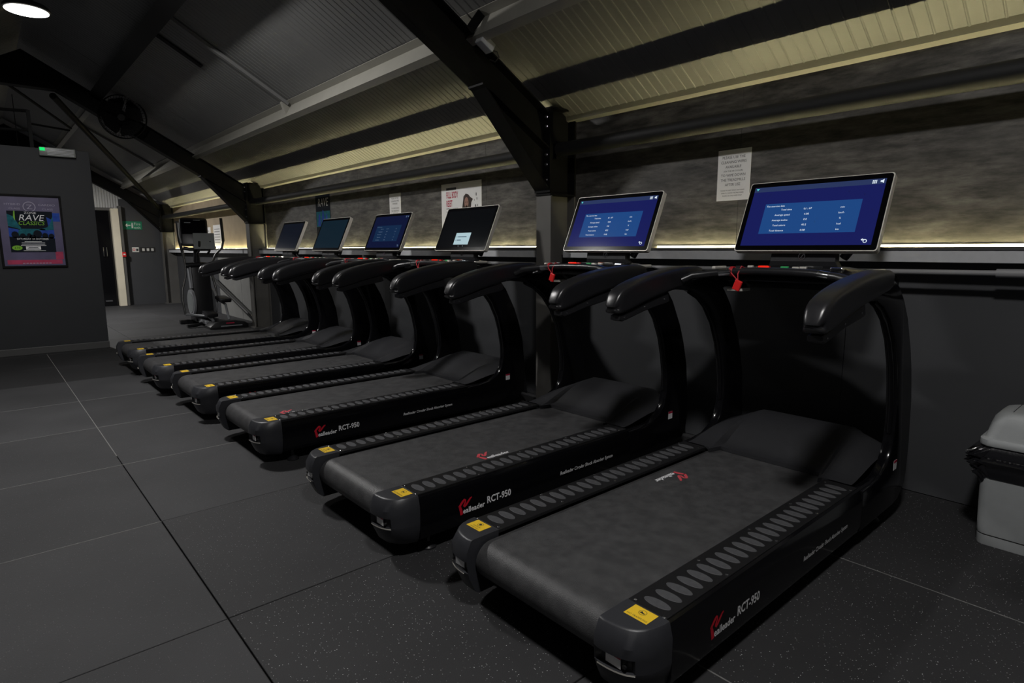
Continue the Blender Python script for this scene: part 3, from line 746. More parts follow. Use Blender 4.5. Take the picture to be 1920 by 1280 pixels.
# ------------------------------------------------------------------ treadmill
def make_treadmill():
    root = empty('treadmill')
    P = {}
    # deck frame below belt
    MB().box(0.17, 1.95, -0.385, 0.385, 0.085, 0.235).build('deck_frame', 'deck', root)
    cb = MB().box(0.12, 0.165, -0.30, 0.30, 0.075, 0.125, 0.004).build('rear_crossbar', 'deck', root)
    for v in (-0.16, 0.02, 0.20): MB().cyl((0.1195, v, 0.10), (0.113, v, 0.10), 0.007, 8).build('bolt', 'screw', cb)
    # running belt around the rear roller
    R, uc, zc = 0.066, 0.104, 0.180
    prof = [(1.60, zc+R), (uc, zc+R)] + [(uc-R*math.sin(math.pi*k/20), zc+R*math.cos(math.pi*k/20)) for k in range(1, 20)] + [(uc, zc-R), (1.60, zc-R)]
    P['belt'] = MB().prism(prof, 'y', -0.277, 0.277).build('running_belt', 'belt', root, 30)
    for s in (-1, 1):
        # side panel
        sec = [(s*a, b) for a, b in ((0.392, 0.258), (0.415, 0.2615), (0.424, 0.257), (0.4345, 0.225), (0.4365, 0.20), (0.4365, 0.10), (0.430, 0.078), (0.415, 0.072), (0.392, 0.072))]
        MB().prism(sec, 'x', 0.147, 1.93).build('side_panel', 'gloss', root, 35)
        # top plate
        pl = MB()
        a0, a1 = sorted((s*0.284, s*0.414))
        pl.box(0.147, 1.50, a0, a1, 0.252, 0.2655, 0.002)
        rl = pl.build('foot_rail', 'rail', root)
        # rubber ovals
        for k in range(24):
            if 'oval' not in P:
                m = MB(); n = 18
                m.loft([[(0.0185*q*math.cos(2*math.pi*i/n), 0.0435*q*math.sin(2*math.pi*i/n), z) for i in range(n)] for q, z in ((1.0, 0.0), (1.0, 0.0012), (0.93, 0.0022))])
                o = m.build('oval_pad', 'oval', rl); P['oval'] = o.data
            else: o = link('oval_pad', P['oval'], rl)
            o.location = (0.191 + k*0.0540, s*0.3545, 0.2656)
        for u in (0.162, 0.488, 0.812, 1.136, 1.462):
            for v in (0.302, 0.406):
                if 'screw' not in P:
                    m = MB(); m.loft([[(r*math.cos(2*math.pi*i/10), r*math.sin(2*math.pi*i/10), z) for i in range(10)] for r, z in ((0.0055, 0), (0.0055, 0.0012), (0.003, 0.0028))])
                    o = m.build('rail_screw', 'screw', rl, 40); P['screw'] = o.data
                else: o = link('rail_screw', P['screw'], rl)
                o.location = (u - (0.0 if v < 0.35 else 0.012), s*v, 0.2656)
        # end cap
        outline = [(0.146, 0.2845), (0.075, 0.2845), (0.004, 0.2845), (0.0, 0.300), (0.0005, 0.318), (0.002, 0.336), (0.005, 0.354), (0.010, 0.372), (0.017, 0.388), (0.029, 0.404), (0.045, 0.417), (0.066, 0.428), (0.095, 0.435), (0.146, 0.437)]
        def rg(z, du=0.0, inset=0.0, rec=0.0, tuck=0.0):
            out = []
            for i, (u, v) in enumerate(outline):
                uu = u + du + (inset if u < 0.14 else 0) ; vv = v - (inset if v > 0.30 else 0) - (tuck if v > 0.36 else 0)
                if rec and 3 <= i <= 8: uu += rec
                out.append((uu if u < 0.14 else u, s*vv, z))
            return out
        rings = [rg(0.062, 0.045, 0.006, tuck=0.02), rg(0.080, 0.030, 0.002, tuck=0.012), rg(0.125, 0.012, tuck=0.003), rg(0.150, 0.004), rg(0.1505, 0.004, rec=0.016), rg(0.192, 0.0, rec=0.018), rg(0.1925, 0.0), rg(0.222), rg(0.2615, 0.009, 0.010), rg(0.2650, 0.011, 0.012), rg(0.2665, 0.014, 0.015)]
        cap = MB().loft(rings).build('end_cap', 'cap', root, 28)
        lip = [(u + 0.0015, s*v, z) for (u, v) in outline[3:9] for z in (0,)]
        m = MB(); pts = outline[3:10]
        ra = [(u+0.0035, s*v, 0.1475) for u, v in pts]; rb = [(u-0.0005, s*v, 0.1475) for u, v in pts]; rc_ = [(u-0.0005, s*v, 0.1525) for u, v in pts]
        n = len(pts); m.add(ra+rb+rc_, [(i, i+1, n+i+1, n+i) for i in range(n-1)] + [(n+i, n+i+1, 2*n+i+1, 2*n+i) for i in range(n-1)])
        m.build('slot_lip', 'silver', cap)
        a0, a1 = sorted((s*0.316, s*0.366))
        MB().box(0.0165, 0.0182, a0, a1, 0.155, 0.190).build('rating_label', 'white_print', cap)
        MB().box(0.0160, 0.0166, a0, a1, 0.182, 0.190).build('rating_label_stripe', 'crimson', cap)
        for v in (0.304, 0.378): MB().cyl((0.010 if v < 0.35 else 0.024, s*v, 0.215 if v < .35 else 0.168), (0.0025 if v < 0.35 else 0.016, s*v, 0.215 if v < .35 else 0.168), 0.006, 10).build('cap_screw', 'deck', cap)
        # yellow sticker
        st = MB().prism([(0.086, s*0.318), (0.141, s*0.318), (0.141, s*0.394), (0.086, s*0.394)], 'z', 0.2666, 0.2672).build('warning_sticker', 'yellow', cap)
        m = MB(); ex, ey = Vector((0, -1, 0)), Vector((1, 0, 0)); zz = 0.2674
        m.ring((0.122, s*0.356, zz), ex, ey, 0.0105, 0.0118, 20)
        if s < 0:
            m.text('NO TRAMPLING', 0.0098, (0.092, s*0.356, zz), ex, ey, 'C', 0.92)
            m.poly([(0.1175, s*0.356+0.008, zz), (0.1175, s*0.356-0.008, zz), (0.121, s*0.356-0.008, zz), (0.1225, s*0.356-0.001, zz), (0.1275, s*0.356+0.004, zz), (0.1225, s*0.356+0.007, zz)])
        else:
            m.text('CAUTION', 0.009, (0.101, s*0.356, zz), ex, ey, 'C'); m.text('PLEASE HAND', 0.0075, (0.091, s*0.356, zz), ex, ey, 'C')
            m.disc((0.122, s*0.356, zz), ex, ey, 0.006, 0.006, 12)
        m.build('sticker_print', 'ink', st)
        # adjustable foot
        for u in (0.225, 1.85):
            m = MB(); m.cyl((u, s*0.368, 0.02), (u, s*0.368, 0.09), 0.010, 10)
            m.loft([[(u+r*math.cos(2*math.pi*i/18), s*0.368+r*math.sin(2*math.pi*i/18), z) for i in range(18)] for r, z in ((0.036, 0.0), (0.036, 0.006), (0.020, 0.020), (0.010, 0.026))])
            m.build('foot', 'satin', root, 40)
        # upright side frame
        prof = [(1.50, 0.076), (1.90, 0.078), (1.965, 0.088), (2.015, 0.115), (2.048, 0.155), (2.062, 0.215), (2.060, 0.35), (2.036, 0.56), (1.995, 0.70), (1.955, 0.80), (1.87, 0.95), (1.80, 1.03), (1.72, 1.092), (1.62, 1.13), (1.50, 1.146), (1.32, 1.136), (1.20, 1.11), (1.20, 1.045),
                (1.36, 1.052), (1.47, 1.042), (1.56, 1.010), (1.65, 0.950), (1.73, 0.855), (1.785, 0.745), (1.815, 0.64), (1.838, 0.52), (1.838, 0.43), (1.82, 0.355), (1.78, 0.305), (1.70, 0.268), (1.60, 0.256), (1.50, 0.254)]
        a0, a1 = sorted((s*0.390, s*0.4378))
        MB().prism(prof, 'y', a0, a1, 0.010, 2).build('upright', 'gloss', root, 30)
        # raised spine on the rear face of the upright
        sp = [(1.50, 1.035), (1.58, 1.002), (1.66, 0.943), (1.735, 0.853), (1.79, 0.745), (1.822, 0.64), (1.845, 0.52), (1.845, 0.43)]
        MB().tube([(u-0.004, s*0.413, z) for u, z in sp], 0.012, 8).build('upright_bead', 'gloss', root, 60)
        MB().box(1.86, 1.90, s*0.4382-0.0004, s*0.4382+0.0004, 0.255, 0.30).build('serial_label', 'white_print', root)
        MB().box(1.86, 1.90, s*0.4387-0.0004, s*0.4387+0.0004, 0.288, 0.30).build('serial_label_stripe', 'crimson', root)
        # padded handle
        secs = [(0.899, 0.997, 0.985, 0.028), (0.902, 1.006, 0.978, 0.035), (0.910, 1.024, 0.971, 0.0385), (0.920, 1.043, 0.967, 0.040), (0.934, 1.060, 0.965, 0.040), (0.960, 1.077, 0.967, 0.040), (1.0, 1.093, 0.974, 0.040), (1.05, 1.108, 0.987, 0.040), (1.12, 1.124, 1.006, 0.040), (1.20, 1.139, 1.024, 0.040), (1.30, 1.152, 1.045, 0.040), (1.43, 1.163, 1.066, 0.039), (1.53, 1.162, 1.080, 0.036), (1.58, 1.152, 1.092, 0.030)]
        rings = []
        for u, zt, zb, hw in secs:
            zc_, hh = (zt+zb)/2, (zt-zb)/2; ring = []
            for i in range(28):
                t = 2*math.pi*(i+0.5)/28; c_, s_ = math.cos(t), math.sin(t); e = 0.34
                ring.append((u + 0.026*abs(c_)**2.2*max(0.0, 1-(u-0.899)/0.075), s*0.426 + math.copysign(abs(c_)**e, c_)*hw, zc_ + math.copysign(abs(s_)**e, s_)*hh))
            rings.append(ring)
        hd = MB().loft(rings).build('handle', 'satin', root, 50)
        bp = [(0.938, 0.9575), (0.975, 0.966), (1.06, 0.989), (1.17, 1.016), (1.30, 1.041), (1.315, 1.00), (1.29, 0.992), (1.12, 0.966), (1.0, 0.938), (0.962, 0.930), (0.936, 0.938)]
        a0, a1 = sorted((s*0.400, s*0.452))
        br = MB().prism(bp, 'y', a0, a1, 0.004, 1).build('handle_bracket', 'satin', hd, 30)
        for (u, z) in ((0.975, 0.948), (1.12, 0.985), (1.27, 1.012)):
            for side in (a0, a1):
                d_ = -1 if side == a0 else 1
                MB().cyl((u, side, z), (u, side + d_*0.0015, z), 0.004, 8).build('bracket_screw', 'screw', br)
    # motor cover
    nu, nv = 15, 25
    fz = [(0.0, 0.259), (0.10, 0.278), (0.22, 0.315), (0.36, 0.355), (0.52, 0.383), (0.68, 0.392), (0.80, 0.375), (0.90, 0.33), (0.96, 0.26), (1.0, 0.10)]
    def lerp(tab, t):
        for (a, za), (b, zb) in zip(tab[:-1], tab[1:]):
            if t <= b: return za + (zb-za)*(t-a)/(b-a)
        return tab[-1][1]
    vlist = [-0.3885, -0.36, -0.33, -0.30, -0.27, -0.262, -0.24, -0.215, -0.18, -0.13, -0.08, -0.03, 0.03, 0.08, 0.13, 0.18, 0.215, 0.24, 0.262, 0.27, 0.30, 0.33, 0.36, 0.3885]
    tl = [0, 0.05, 0.1, 0.16, 0.22, 0.29, 0.36, 0.44, 0.52, 0.6, 0.68, 0.75, 0.8, 0.86, 0.9, 0.94, 0.96, 0.98, 1.0]
    vs = []
    for t in [-1] + tl:
        for v in vlist:
            a = abs(v)
            us = 1.56 if a <= 0.24 else (1.56 - 0.075*(a-0.24)/0.022 if a < 0.262 else (1.485 if a < 0.265 else 1.508))
            z = lerp(fz, max(t, 0))
            if a > 0.215:
                k = (a-0.215)/(0.3885-0.215); base = 0.268
                z = z - max(0, z-base)*0.62*k
            if t < 0: vs.append((us, v, 0.2475 if a < 0.275 else 0.2660))
            else: vs.append((us + max(t, 0)*(2.13-us), v, max(z, 0.2665) if t < 0.9 else z))
    nv = len(vlist); fs = []
    for i in range(len(tl)):
        for j in range(nv-1): fs.append((i*nv+j, i*nv+j+1, (i+1)*nv+j+1, (i+1)*nv+j))
    MB().add(vs, fs).build('motor_cover', 'cover', root, 24)
    # console dash
    rings = []
    for v in (-0.392, -0.37, -0.30, -0.20, -0.10, 0.0, 0.10, 0.20, 0.30, 0.37, 0.392):
        k = abs(v)/0.392; e = k**3
        ring = [(1.53-0.05*k*k, v, 1.098-0.004*e), (1.54-0.05*k*k, v, 1.132-0.010*e), (1.60, v, 1.150-0.012*e), (1.72, v, 1.162-0.02*e), (1.82, v, 1.166-0.04*e), (1.86, v, 1.140-0.04*e), (1.85, v, 1.085-0.04*e), (1.74, v, 1.062-0.02*e), (1.60, v, 1.066-0.01*e)]
        rings.append(ring)
    dash = MB().loft(rings).build('console', 'gloss', root, 28)
    gpth = [(1.395, 0.395, 1.095), (1.43, 0.36, 1.118), (1.475, 0.28, 1.130), (1.505, 0.18, 1.140), (1.515, 0.08, 1.144), (1.515, -0.08, 1.144), (1.505, -0.18, 1.140), (1.475, -0.28, 1.130), (1.43, -0.36, 1.118), (1.395, -0.395, 1.095)]
    gb = MB().tube(gpth, 0.0175, 12).build('grip_bar', 'satin', root, 60)
    for s in (-1, 1):
        m = MB(); m.tube([(1.484, s*0.25, 1.1325), (1.500, s*0.20, 1.1385)], 0.0182, 12); m.build('pulse_sensor', 'chrome', gb, 60)
    # stop button, keys and buttons
    MB().box(1.565, 1.605, 0.060, 0.110, 1.146, 1.158, 0.004).build('stop_button_ring', 'estop_ring', dash)
    MB().box(1.567, 1.603, 0.066, 0.104, 1.157, 1.167, 0.004).build('stop_button', 'estop', dash)
    for (u, v, w, mt) in ((1.66, 0.105, 0.030, 'red'), (1.66, 0.02, 0.034, 'green'), (1.63, -0.045, 0.030, 'silver'), (1.67, -0.06, 0.030, 'silver'), (1.69, 0.20, 0.026, 'silver'), (1.60, 0.21, 0.030, 'satin')):
        MB().box(u-0.008, u+0.008, v-w/2, v+w/2, 1.150, 1.1635, 0.002).build('console_button', mt, dash)
    MB().box(1.645, 1.675, -0.235, -0.185, 1.150, 1.163, 0.004).build('toggle_plate', 'chrome', dash)
    MB().box(1.70, 1.704, -0.13, -0.02, 1.158, 1.166).build('trim_strip', 'chrome', dash)
    MB().box(1.56, 1.64, 0.17, 0.25, 1.045, 1.062, 0.003).build('dock_plate', 'silver', dash)
    for s in (-1, 1): MB().box(1.63, 1.74, s*0.365-0.010, s*0.365+0.010, 1.144, 1.158, 0.004).build('trim_strip', 'silver', dash)
    cord = MB()
    for k in range(3): cord.tube([(1.507 + 0.0215*math.sin(2*math.pi*i/12), 0.187 + k*0.006 + 0.002*i/12, 1.1395 + 0.0215*math.cos(2*math.pi*i/12)) for i in range(13)], 0.003, 5)
    cord.tube([(1.59, 0.118, 1.150), (1.55, 0.135, 1.146), (1.505, 0.150, 1.165), (1.485, 0.155, 1.13), (1.482, 0.152, 1.100)], 0.003, 5)
    cord.tube([(1.485, 0.190, 1.135), (1.478, 0.165, 1.115), (1.480, 0.152, 1.10)], 0.003, 5)
    cord.build('safety_cord', 'redcord', root, 60)
    MB(Matrix.Translation((1.479, 0.150, 1.080)) @ Matrix.Rotation(math.radians(20), 4, 'X')).box(-0.006, 0.006, -0.018, 0.018, -0.026, 0.022, 0.004).build('safety_key', 'red', root)
    # neck and emblem
    m = MB(); m.loft([[(1.80, -0.165, 1.150), (1.80, 0.165, 1.150), (1.85, 0.165, 1.150), (1.85, -0.165, 1.150)], [(1.785, -0.150, 1.185), (1.785, 0.150, 1.185), (1.832, 0.150, 1.185), (1.832, -0.150, 1.185)], [(1.795, -0.145, 1.28), (1.795, 0.145, 1.28), (1.845, 0.145, 1.28), (1.845, -0.145, 1.28)]])
    nk = m.build('monitor_neck', 'cover', root, 20)
    m = MB(); ex, ey = Vector((0, -1, 0)), Vector((0, 0, 1))
    m.ring((1.7845, 0, 1.208), ex, ey, 0.013, 0.0165, 20); m.poly([(1.7845, 0.008, 1.200), (1.7845, 0.003, 1.2), (1.7845, -0.009, 1.217), (1.7845, -0.004, 1.217)])
    m.build('emblem', 'chrome', nk)
    MB().cyl((1.84, -0.165, 1.20), (1.84, -0.19, 1.235), 0.020, 12).build('cable_boss', 'satin', nk, 50)
    # side lettering (right flank)
    ex, ey = Vector((1, 0, 0)), Vector((0, 0, 1)); yy = -0.4372
    def rmark(m, o, ex, ey, k):
        def stroke(pts):
            L, Rr = [], []
            for i, (a, b, w) in enumerate(pts):
                p, q = pts[max(i-1, 0)], pts[min(i+1, len(pts)-1)]
                d = Vector((q[0]-p[0], q[1]-p[1])).normalized(); nx, ny = -d.y*w/2, d.x*w/2
                L.append(Vector(o) + ex*((a+nx)*k) + ey*((b+ny)*k)); Rr.append(Vector(o) + ex*((a-nx)*k) + ey*((b-ny)*k))
            n = len(pts)
            m.add([tuple(v) for v in L+Rr], [(i, i+1, n+i+1, n+i) for i in range(n-1)])
        stroke([(0.26, 0.0, 0.20), (0.20, 0.30, 0.20), (0.12, 0.56, 0.16)])
        stroke([(0.06, 0.52, 0.14), (0.20, 0.66, 0.16), (0.36, 0.82, 0.16), (0.47, 0.90, 0.13), (0.54, 0.86, 0.11), (0.54, 0.74, 0.11), (0.47, 0.62, 0.12), (0.43, 0.52, 0.13), (0.48, 0.47, 0.14), (0.60, 0.54, 0.14), (0.76, 0.72, 0.14), (0.90, 0.86, 0.12), (1.02, 0.92, 0.07)])
    P['rmark'] = rmark
    m = MB(); rmark(m, (0.335, yy, 0.124), ex, ey, 0.072); m.build('side_logo_mark', 'red_print', root)
    m = MB(); m.text('ealleader', 0.034, (0.360, yy, 0.127), ex, ey, 'L', 0.97, 0, 0.024); m.text('RCT-950', 0.044, (0.492, yy, 0.136), ex, ey, 'L', 0.86, 0, 0.024); m.build('side_logo_lettering', 'white_print', root)
    m = MB(); m.text('Realleader Circular Shock Absorber System', 0.0245, (0.955, yy, 0.146), ex, ey, 'L', 0.92, 0.18, 0.012); m.build('side_slogan', 'white_print', root)
    # monitor housing
    t = math.radians(23.8); mo = Vector((1.752, 0, 1.234))
    X = Matrix(((0, math.sin(t), -math.cos(t), mo.x), (-1, 0, 0, 0), (0, math.cos(t), math.sin(t), mo.z), (0, 0, 0, 1)))
    P['X'] = X
    W2, H = 0.328, 0.372
    out = []
    for cx, cy, a0 in ((W2-0.012, H-0.012, 0), (-W2+0.012, H-0.012, 90), (-W2+0.012, 0.012, 180), (W2-0.012, 0.012, 270)):
        for k in range(4): a = math.radians(a0 + 30*k); out.append((cx+0.012*math.cos(a), cy+0.012*math.sin(a)))
    mon = MB(X).prism(out, 'z', -0.032, -0.001).build('monitor', 'silver', root, 30)
    inn = [(x*(W2-0.004)/W2, 0.004 + y*(H-0.008)/H) for x, y in out]
    bz = MB(X).prism(inn, 'z', -0.0009, 0.0008).build('monitor_glass', 'bezel', mon)
    MB(X).box(-0.12, 0.12, 0.05, 0.25, -0.055, -0.033, 0.006).build('monitor_back', 'satin', mon)
    return root, P, X

def set_screen(root, X, kind):
    mon = [c for c in root.children if c.name.startswith('monitor') and not c.name.startswith('monitor_n')][0]
    ex, ey = Vector((1, 0, 0)), Vector((0, 1, 0))
    A0, A1, B0, B1 = -0.300, 0.300, 0.028, 0.344
    z = 0.0009
    def rect(nm, a0, a1, b0, b1, mt, dz):
        MB(X).poly([(a0, b0, z+dz), (a1, b0, z+dz), (a1, b1, z+dz), (a0, b1, z+dz)]).build(nm, mt, mon)
    if kind in ('blue', 'dim'):
        navy, pan, bar_, txt = ('s_navy', 's_panel', 's_bar', 's_white') if kind == 'blue' else ('s_dim', 's_dimpanel', 's_dim', 's_dimtext')
        rect('screen', A0, A1, B0, B1, navy, 0)
        rect('screen_top_bar', A0, A1, B1-0.026, B1, bar_, 0.0002)
        rect('screen_panel', -0.222, 0.222, 0.090, 0.250, pan, 0.0002)
        m = MB(X)
        m.text('The exercise data', 0.0125, (-0.214, 0.232, z+0.0005), ex, ey)
        rows = (('Total time', '01 : 07', 'min'), ('Average speed', '4.00', 'km/h'), ('Average incline', '0.0', '%'), ('Total calorie', '40.2', 'kcal'), ('Total distance', '0.08', 'km'))
        for k, (a, b, c) in enumerate(rows):
            yy = 0.2115 - k*0.0275
            m.text(a, 0.0125, (-0.085 - 0.004*k, yy, z+0.0005), ex, ey, 'R'); m.text(b, 0.0135, (-0.010, yy, z+0.0005), ex, ey, 'C'); m.text(c, 0.0125, (0.145, yy, z+0.0005), ex, ey, 'C')
        for i in range(3):
            for j in range(3): m.box(0.245+i*0.0065, 0.2495+i*0.0065, 0.322+j*0.0060, 0.3265+j*0.0060, z+0.0004, z+0.0005)
        m.poly([(0.277, 0.327, z+0.0005), (0.282, 0.327, z+0.0005), (0.291, 0.321, z+0.0005), (0.291, 0.341, z+0.0005), (0.282, 0.335, z+0.0005), (0.277, 0.335, z+0.0005)])
        m.ring((0.272, 0.046, z+0.0005), ex, ey, 0.0055, 0.0085, 14); m.box(0.258, 0.272, 0.0515, 0.0545, z+0.0004, z+0.0005); m.poly([(0.254, 0.053, z+0.0005), (0.262, 0.047, z+0.0005), (0.262, 0.059, z+0.0005)])
        m.build('screen_text', txt, mon)
        if kind == 'blue':
            MB(X).poly([(-0.292, 0.338, z+0.0005), (-0.284, 0.326, z+0.0005), (-0.276, 0.338, z+0.0005)]).build('screen_icon', 's_cyan', mon)
    elif kind == 'dialog':
        rect('screen', A0, A1, B0, B1, 's_black', 0)
        rect('screen_dialog', -0.095, 0.095, 0.050, 0.150, 's_dialog', 0.0002)
        m = MB(X); m.box(-0.062, 0.05, 0.113, 0.119, z+0.0004, z+0.0005); m.box(-0.062, -0.01, 0.085, 0.091, z+0.0004, z+0.0005)
        m.disc((-0.075, 0.116, z+0.0005), ex, ey, 0.004, 0.004, 10); m.disc((-0.075, 0.088, z+0.0005), ex, ey, 0.004, 0.004, 10); m.build('screen_text', 's_dimpanel', mon)
        m = MB(X); m.disc((-0.02, 0.038, z+0.0005), ex, ey, 0.003, 0.003, 8); m.disc((0.035, 0.038, z+0.0005), ex, ey, 0.003, 0.003, 8); m.build('screen_dots', 's_white', mon)
    elif kind == 'teal':
        rect('screen', A0, A1, B0, B1, 's_teal', 0)
    else:
        rect('screen', A0, A1, B0, B1, 's_off', 0)

proto, PP, XM = make_treadmill()
spots = [(0.622, -0.815, 'blue', 'black treadmill nearest the camera, beside the grey bin'),
         (0.572, 0.340, 'blue', 'second nearest black treadmill, in front of the first roof column'),
         (0.564, 1.792, 'dialog', 'third black treadmill, its dark monitor showing a white dialog box'),
         (0.549, 2.980, 'dim', 'fourth black treadmill, dim blue monitor below the small white notice'),
         (0.508, 4.097, 'teal', 'fifth black treadmill, dark teal monitor in front of the club-night poster'),
         (0.507, 5.227, 'off', 'farthest black treadmill, next to the elliptical trainer')]
mills = [proto] + [copy_tree(proto) for _ in spots[1:]]
for o, (x, y, kind, label) in zip(mills, spots):
    o.location = (x, y, 0)
    tag(o, label, 'treadmill', 'treadmills in a row along the wall')
    set_screen(o, XM, kind)
# belt logos sit at different places of each running belt
def belt_logo(root, u, v, flip):
    ex, ey = (Vector((1, 0, 0)), Vector((0, 1, 0))) if not flip else (Vector((-1, 0, 0)), Vector((0, -1, 0)))
    z = 0.2466
    m = MB(); PP['rmark'](m, Vector((u, v, z)) - ex*0.11 - ey*0.028, ex, ey, 0.088); m.build('belt_logo_mark', 'pink_print', root)
    m = MB(); m.text('ealleader', 0.038, Vector((u, v, z)) - ex*0.075 - ey*0.028, ex, ey, 'L', 1.0, 0, 0.02); m.build('belt_logo_lettering', 'white_print', root)
belt_logo(mills[0], 1.665-0.622, 0.195, True)
belt_logo(mills[1], 1.315-0.572, -0.205, False)
belt_logo(mills[2], 0.90-0.564, -0.205, False)

# ------------------------------------------------------------------ waste bin
bn = thing('waste_bin', 'grey plastic waste bin with black liner beside the nearest treadmill', 'bin', (2.70, -1.777, 0))
def rrect(x0, x1, y0, y1, r, z, n=5):
    out = []
    for cx, cy, a0 in ((x1-r, y1-r, 0), (x0+r, y1-r, 90), (x0+r, y0+r, 180), (x1-r, y0+r, 270)):
        for k in range(n): a = math.radians(a0 + 90*k/(n-1)); out.append((cx+r*math.cos(a), cy+r*math.sin(a), z))
    return out
hx, hy = 0.132, 0.225
S = lambda q, z, r=0.035: rrect(-hx*q, hx*q, -hy*q, hy*q, r, z)
MB().loft([S(0.985, 0.0), S(0.99, 0.004), S(0.99, 0.042)]).build('base_rim', 'bin', bn, 40)
MB().loft([S(0.97, 0.042), S(0.97, 0.048)]).build('base_groove', 'ink', bn, 40)
MB().loft([S(0.99, 0.048), S(1.0, 0.06), S(1.03, 0.26), S(1.045, 0.37)]).build('body', 'bin', bn, 40)
# liner folded over the rim
def bag():
    rnd = random.Random(3); n = 160; rings = []
    ph = [rnd.uniform(0, 6.28) for _ in range(9)]
    prof = ((0.300, 1.052, 0.0), (0.292, 1.062, 0.004), (0.312, 1.085, 0.010), (0.330, 1.13, 0.018), (0.346, 1.10, 0.010), (0.362, 1.18, 0.024), (0.376, 1.13, 0.012), (0.392, 1.20, 0.022), (0.408, 1.14, 0.016), (0.424, 1.06, 0.006), (0.430, 0.98, 0.0))
    for j, (zz, q, amp) in enumerate(prof):
        base = rrect(-hx*q, hx*q, -hy*q, hy*q, 0.045, zz, n//4)
        ring = []
        for i, (x, y, z) in enumerate(base):
            t = i/n*2*math.pi
            k = amp*(abs(math.sin(t*9+ph[0]+j*0.7)) + 0.8*abs(math.sin(t*17+ph[1]-j*1.1)) + 0.5*math.sin(t*31+ph[2]+j) - 0.9)
            d = Vector((x, y, 0)).normalized()
            wz = (0.014*math.sin(t*3+ph[3]) + 0.008*math.sin(t*8+ph[4])) if j < 5 else 0.35*amp*math.sin(t*13+ph[5]+j*2)
            ring.append((x+d.x*k, y+d.y*k, z + wz))
        rings.append(ring)
    return MB().loft(rings, False)
bag().build('bin_liner', 'bag', bn, 35)
LR = lambda q, z, r=0.045: rrect(-hx*1.10*q, hx*1.10*q, -hy*1.08*q, hy*1.08*q, r, z)
MB().loft([LR(1.0, 0.432), LR(1.012, 0.436), LR(1.012, 0.458), LR(0.98, 0.462), LR(0.955, 0.463, 0.04), LR(0.945, 0.472, 0.045), LR(0.905, 0.520, 0.05), LR(0.865, 0.553, 0.055), LR(0.80, 0.571, 0.055), LR(0.72, 0.578, 0.05), LR(0.45, 0.581, 0.04)]).build('lid', 'bin', bn, 50)
MB().box(-0.09, 0.09, 0.150, 0.1515, 0.50, 0.5812).build('flap_gap', 'ink', bn)

# ------------------------------------------------------------------ wall fan on the second rafter
fn = thing('wall_fan', 'round black wall fan with wire guard mounted on the far rafter', 'fan', (1.14, 7.70, 3.00))
XF = Matrix.Rotation(math.radians(-18), 4, 'Z') @ Matrix.Rotation(math.radians(14), 4, 'X')
FX, FY = Vector((1, 0, 0)), Vector((0, 0, 1))
def fring(m, r, y, rr): m.tube([(r*math.cos(2*math.pi*k/40), y, r*math.sin(2*math.pi*k/40)) for k in range(41)], rr, 6)
m = MB(XF); 
for r, y in ((0.275, -0.02), (0.275, 0.06), (0.24, -0.055), (0.18, -0.075), (0.12, -0.085), (0.07, -0.09)): fring(m, r, y, 0.006 if r > 0.27 else 0.0025)
for k in range(48):
    a = 2*math.pi*k/48; c_, s_ = math.cos(a), math.sin(a)
    m.tube([(0.05*c_, -0.092, 0.05*s_), (0.16*c_, -0.08, 0.16*s_), (0.245*c_, -0.052, 0.245*s_), (0.275*c_, -0.02, 0.275*s_), (0.275*c_, 0.06, 0.275*s_)], 0.0022, 4)
m.build('wire_guard', 'steel', fn)
MB(XF).disc((0, -0.094, 0), FX, FY, 0.042, 0.042, 20).build('guard_badge', 'girt', fn)
for k in range(4):
    a0 = k*math.pi/2 + 0.5; pts = []
    m = MB(XF)
    rows = []
    for r, da, tw in ((0.05, 0.45, 0.025), (0.12, 0.66, 0.03), (0.20, 0.74, 0.032), (0.245, 0.62, 0.028)):
        rows.append([(r*math.cos(a0-da), -tw, r*math.sin(a0-da)), (r*math.cos(a0), -0.002, r*math.sin(a0)), (r*math.cos(a0+da), tw, r*math.sin(a0+da))])
    vs = [p for r_ in rows for p in r_] + [(p[0], p[1]+0.004, p[2]) for r_ in rows for p in r_]
    fs = []
    for i in range(3):
        for j in range(2):
            q = (i*3+j, i*3+j+1, (i+1)*3+j+1, (i+1)*3+j); fs += [q, tuple(x+12 for x in q[::-1])]
    m.add(vs, fs).build('blade', 'steel', fn, 50)
MB(XF).cyl((0, -0.05, 0), (0, 0.10, 0), 0.055, 18).build('motor', 'steel', fn, 40)
MB(XF).cyl((0, 0.10, 0), (0, 0.16, -0.02), 0.03, 12).build('wall_arm', 'steel', fn, 40)

# ------------------------------------------------------------------ elliptical trainer
el = thing('elliptical_trainer', 'black and silver elliptical trainer standing beyond the farthest treadmill', 'elliptical', (2.25, 8.60, 0))
E = lambda pts: [(x-2.25, y-8.60, z) for x, y, z in pts]
def rb(x0, x1, y0, y1, z0, z1, b): return (x0-2.25, x1-2.25, y0-8.60, y1-8.60, z0, z1, b)
prof = [(2.12, 0.0), (2.70, 0.0), (2.70, 0.055), (2.64, 0.10), (2.50, 0.125), (2.30, 0.125), (2.20, 0.105), (2.12, 0.04)]
bs_ = MB(Matrix.Translation((-2.25, 0, 0))).prism(prof, 'y', 8.10-8.6, 8.42-8.6, 0.012, 2).build('rear_housing', 'ell_body', el, 30)
MB().box(*rb(2.36, 2.48, 8.096, 8.10, 0.078, 0.095, 0)).build('badge', 'crimson', bs_)
MB().box(*rb(2.28, 2.60, 8.094, 8.10, 0.035, 0.05, 0)).build('trim_strip', 'ell_silver', bs_)
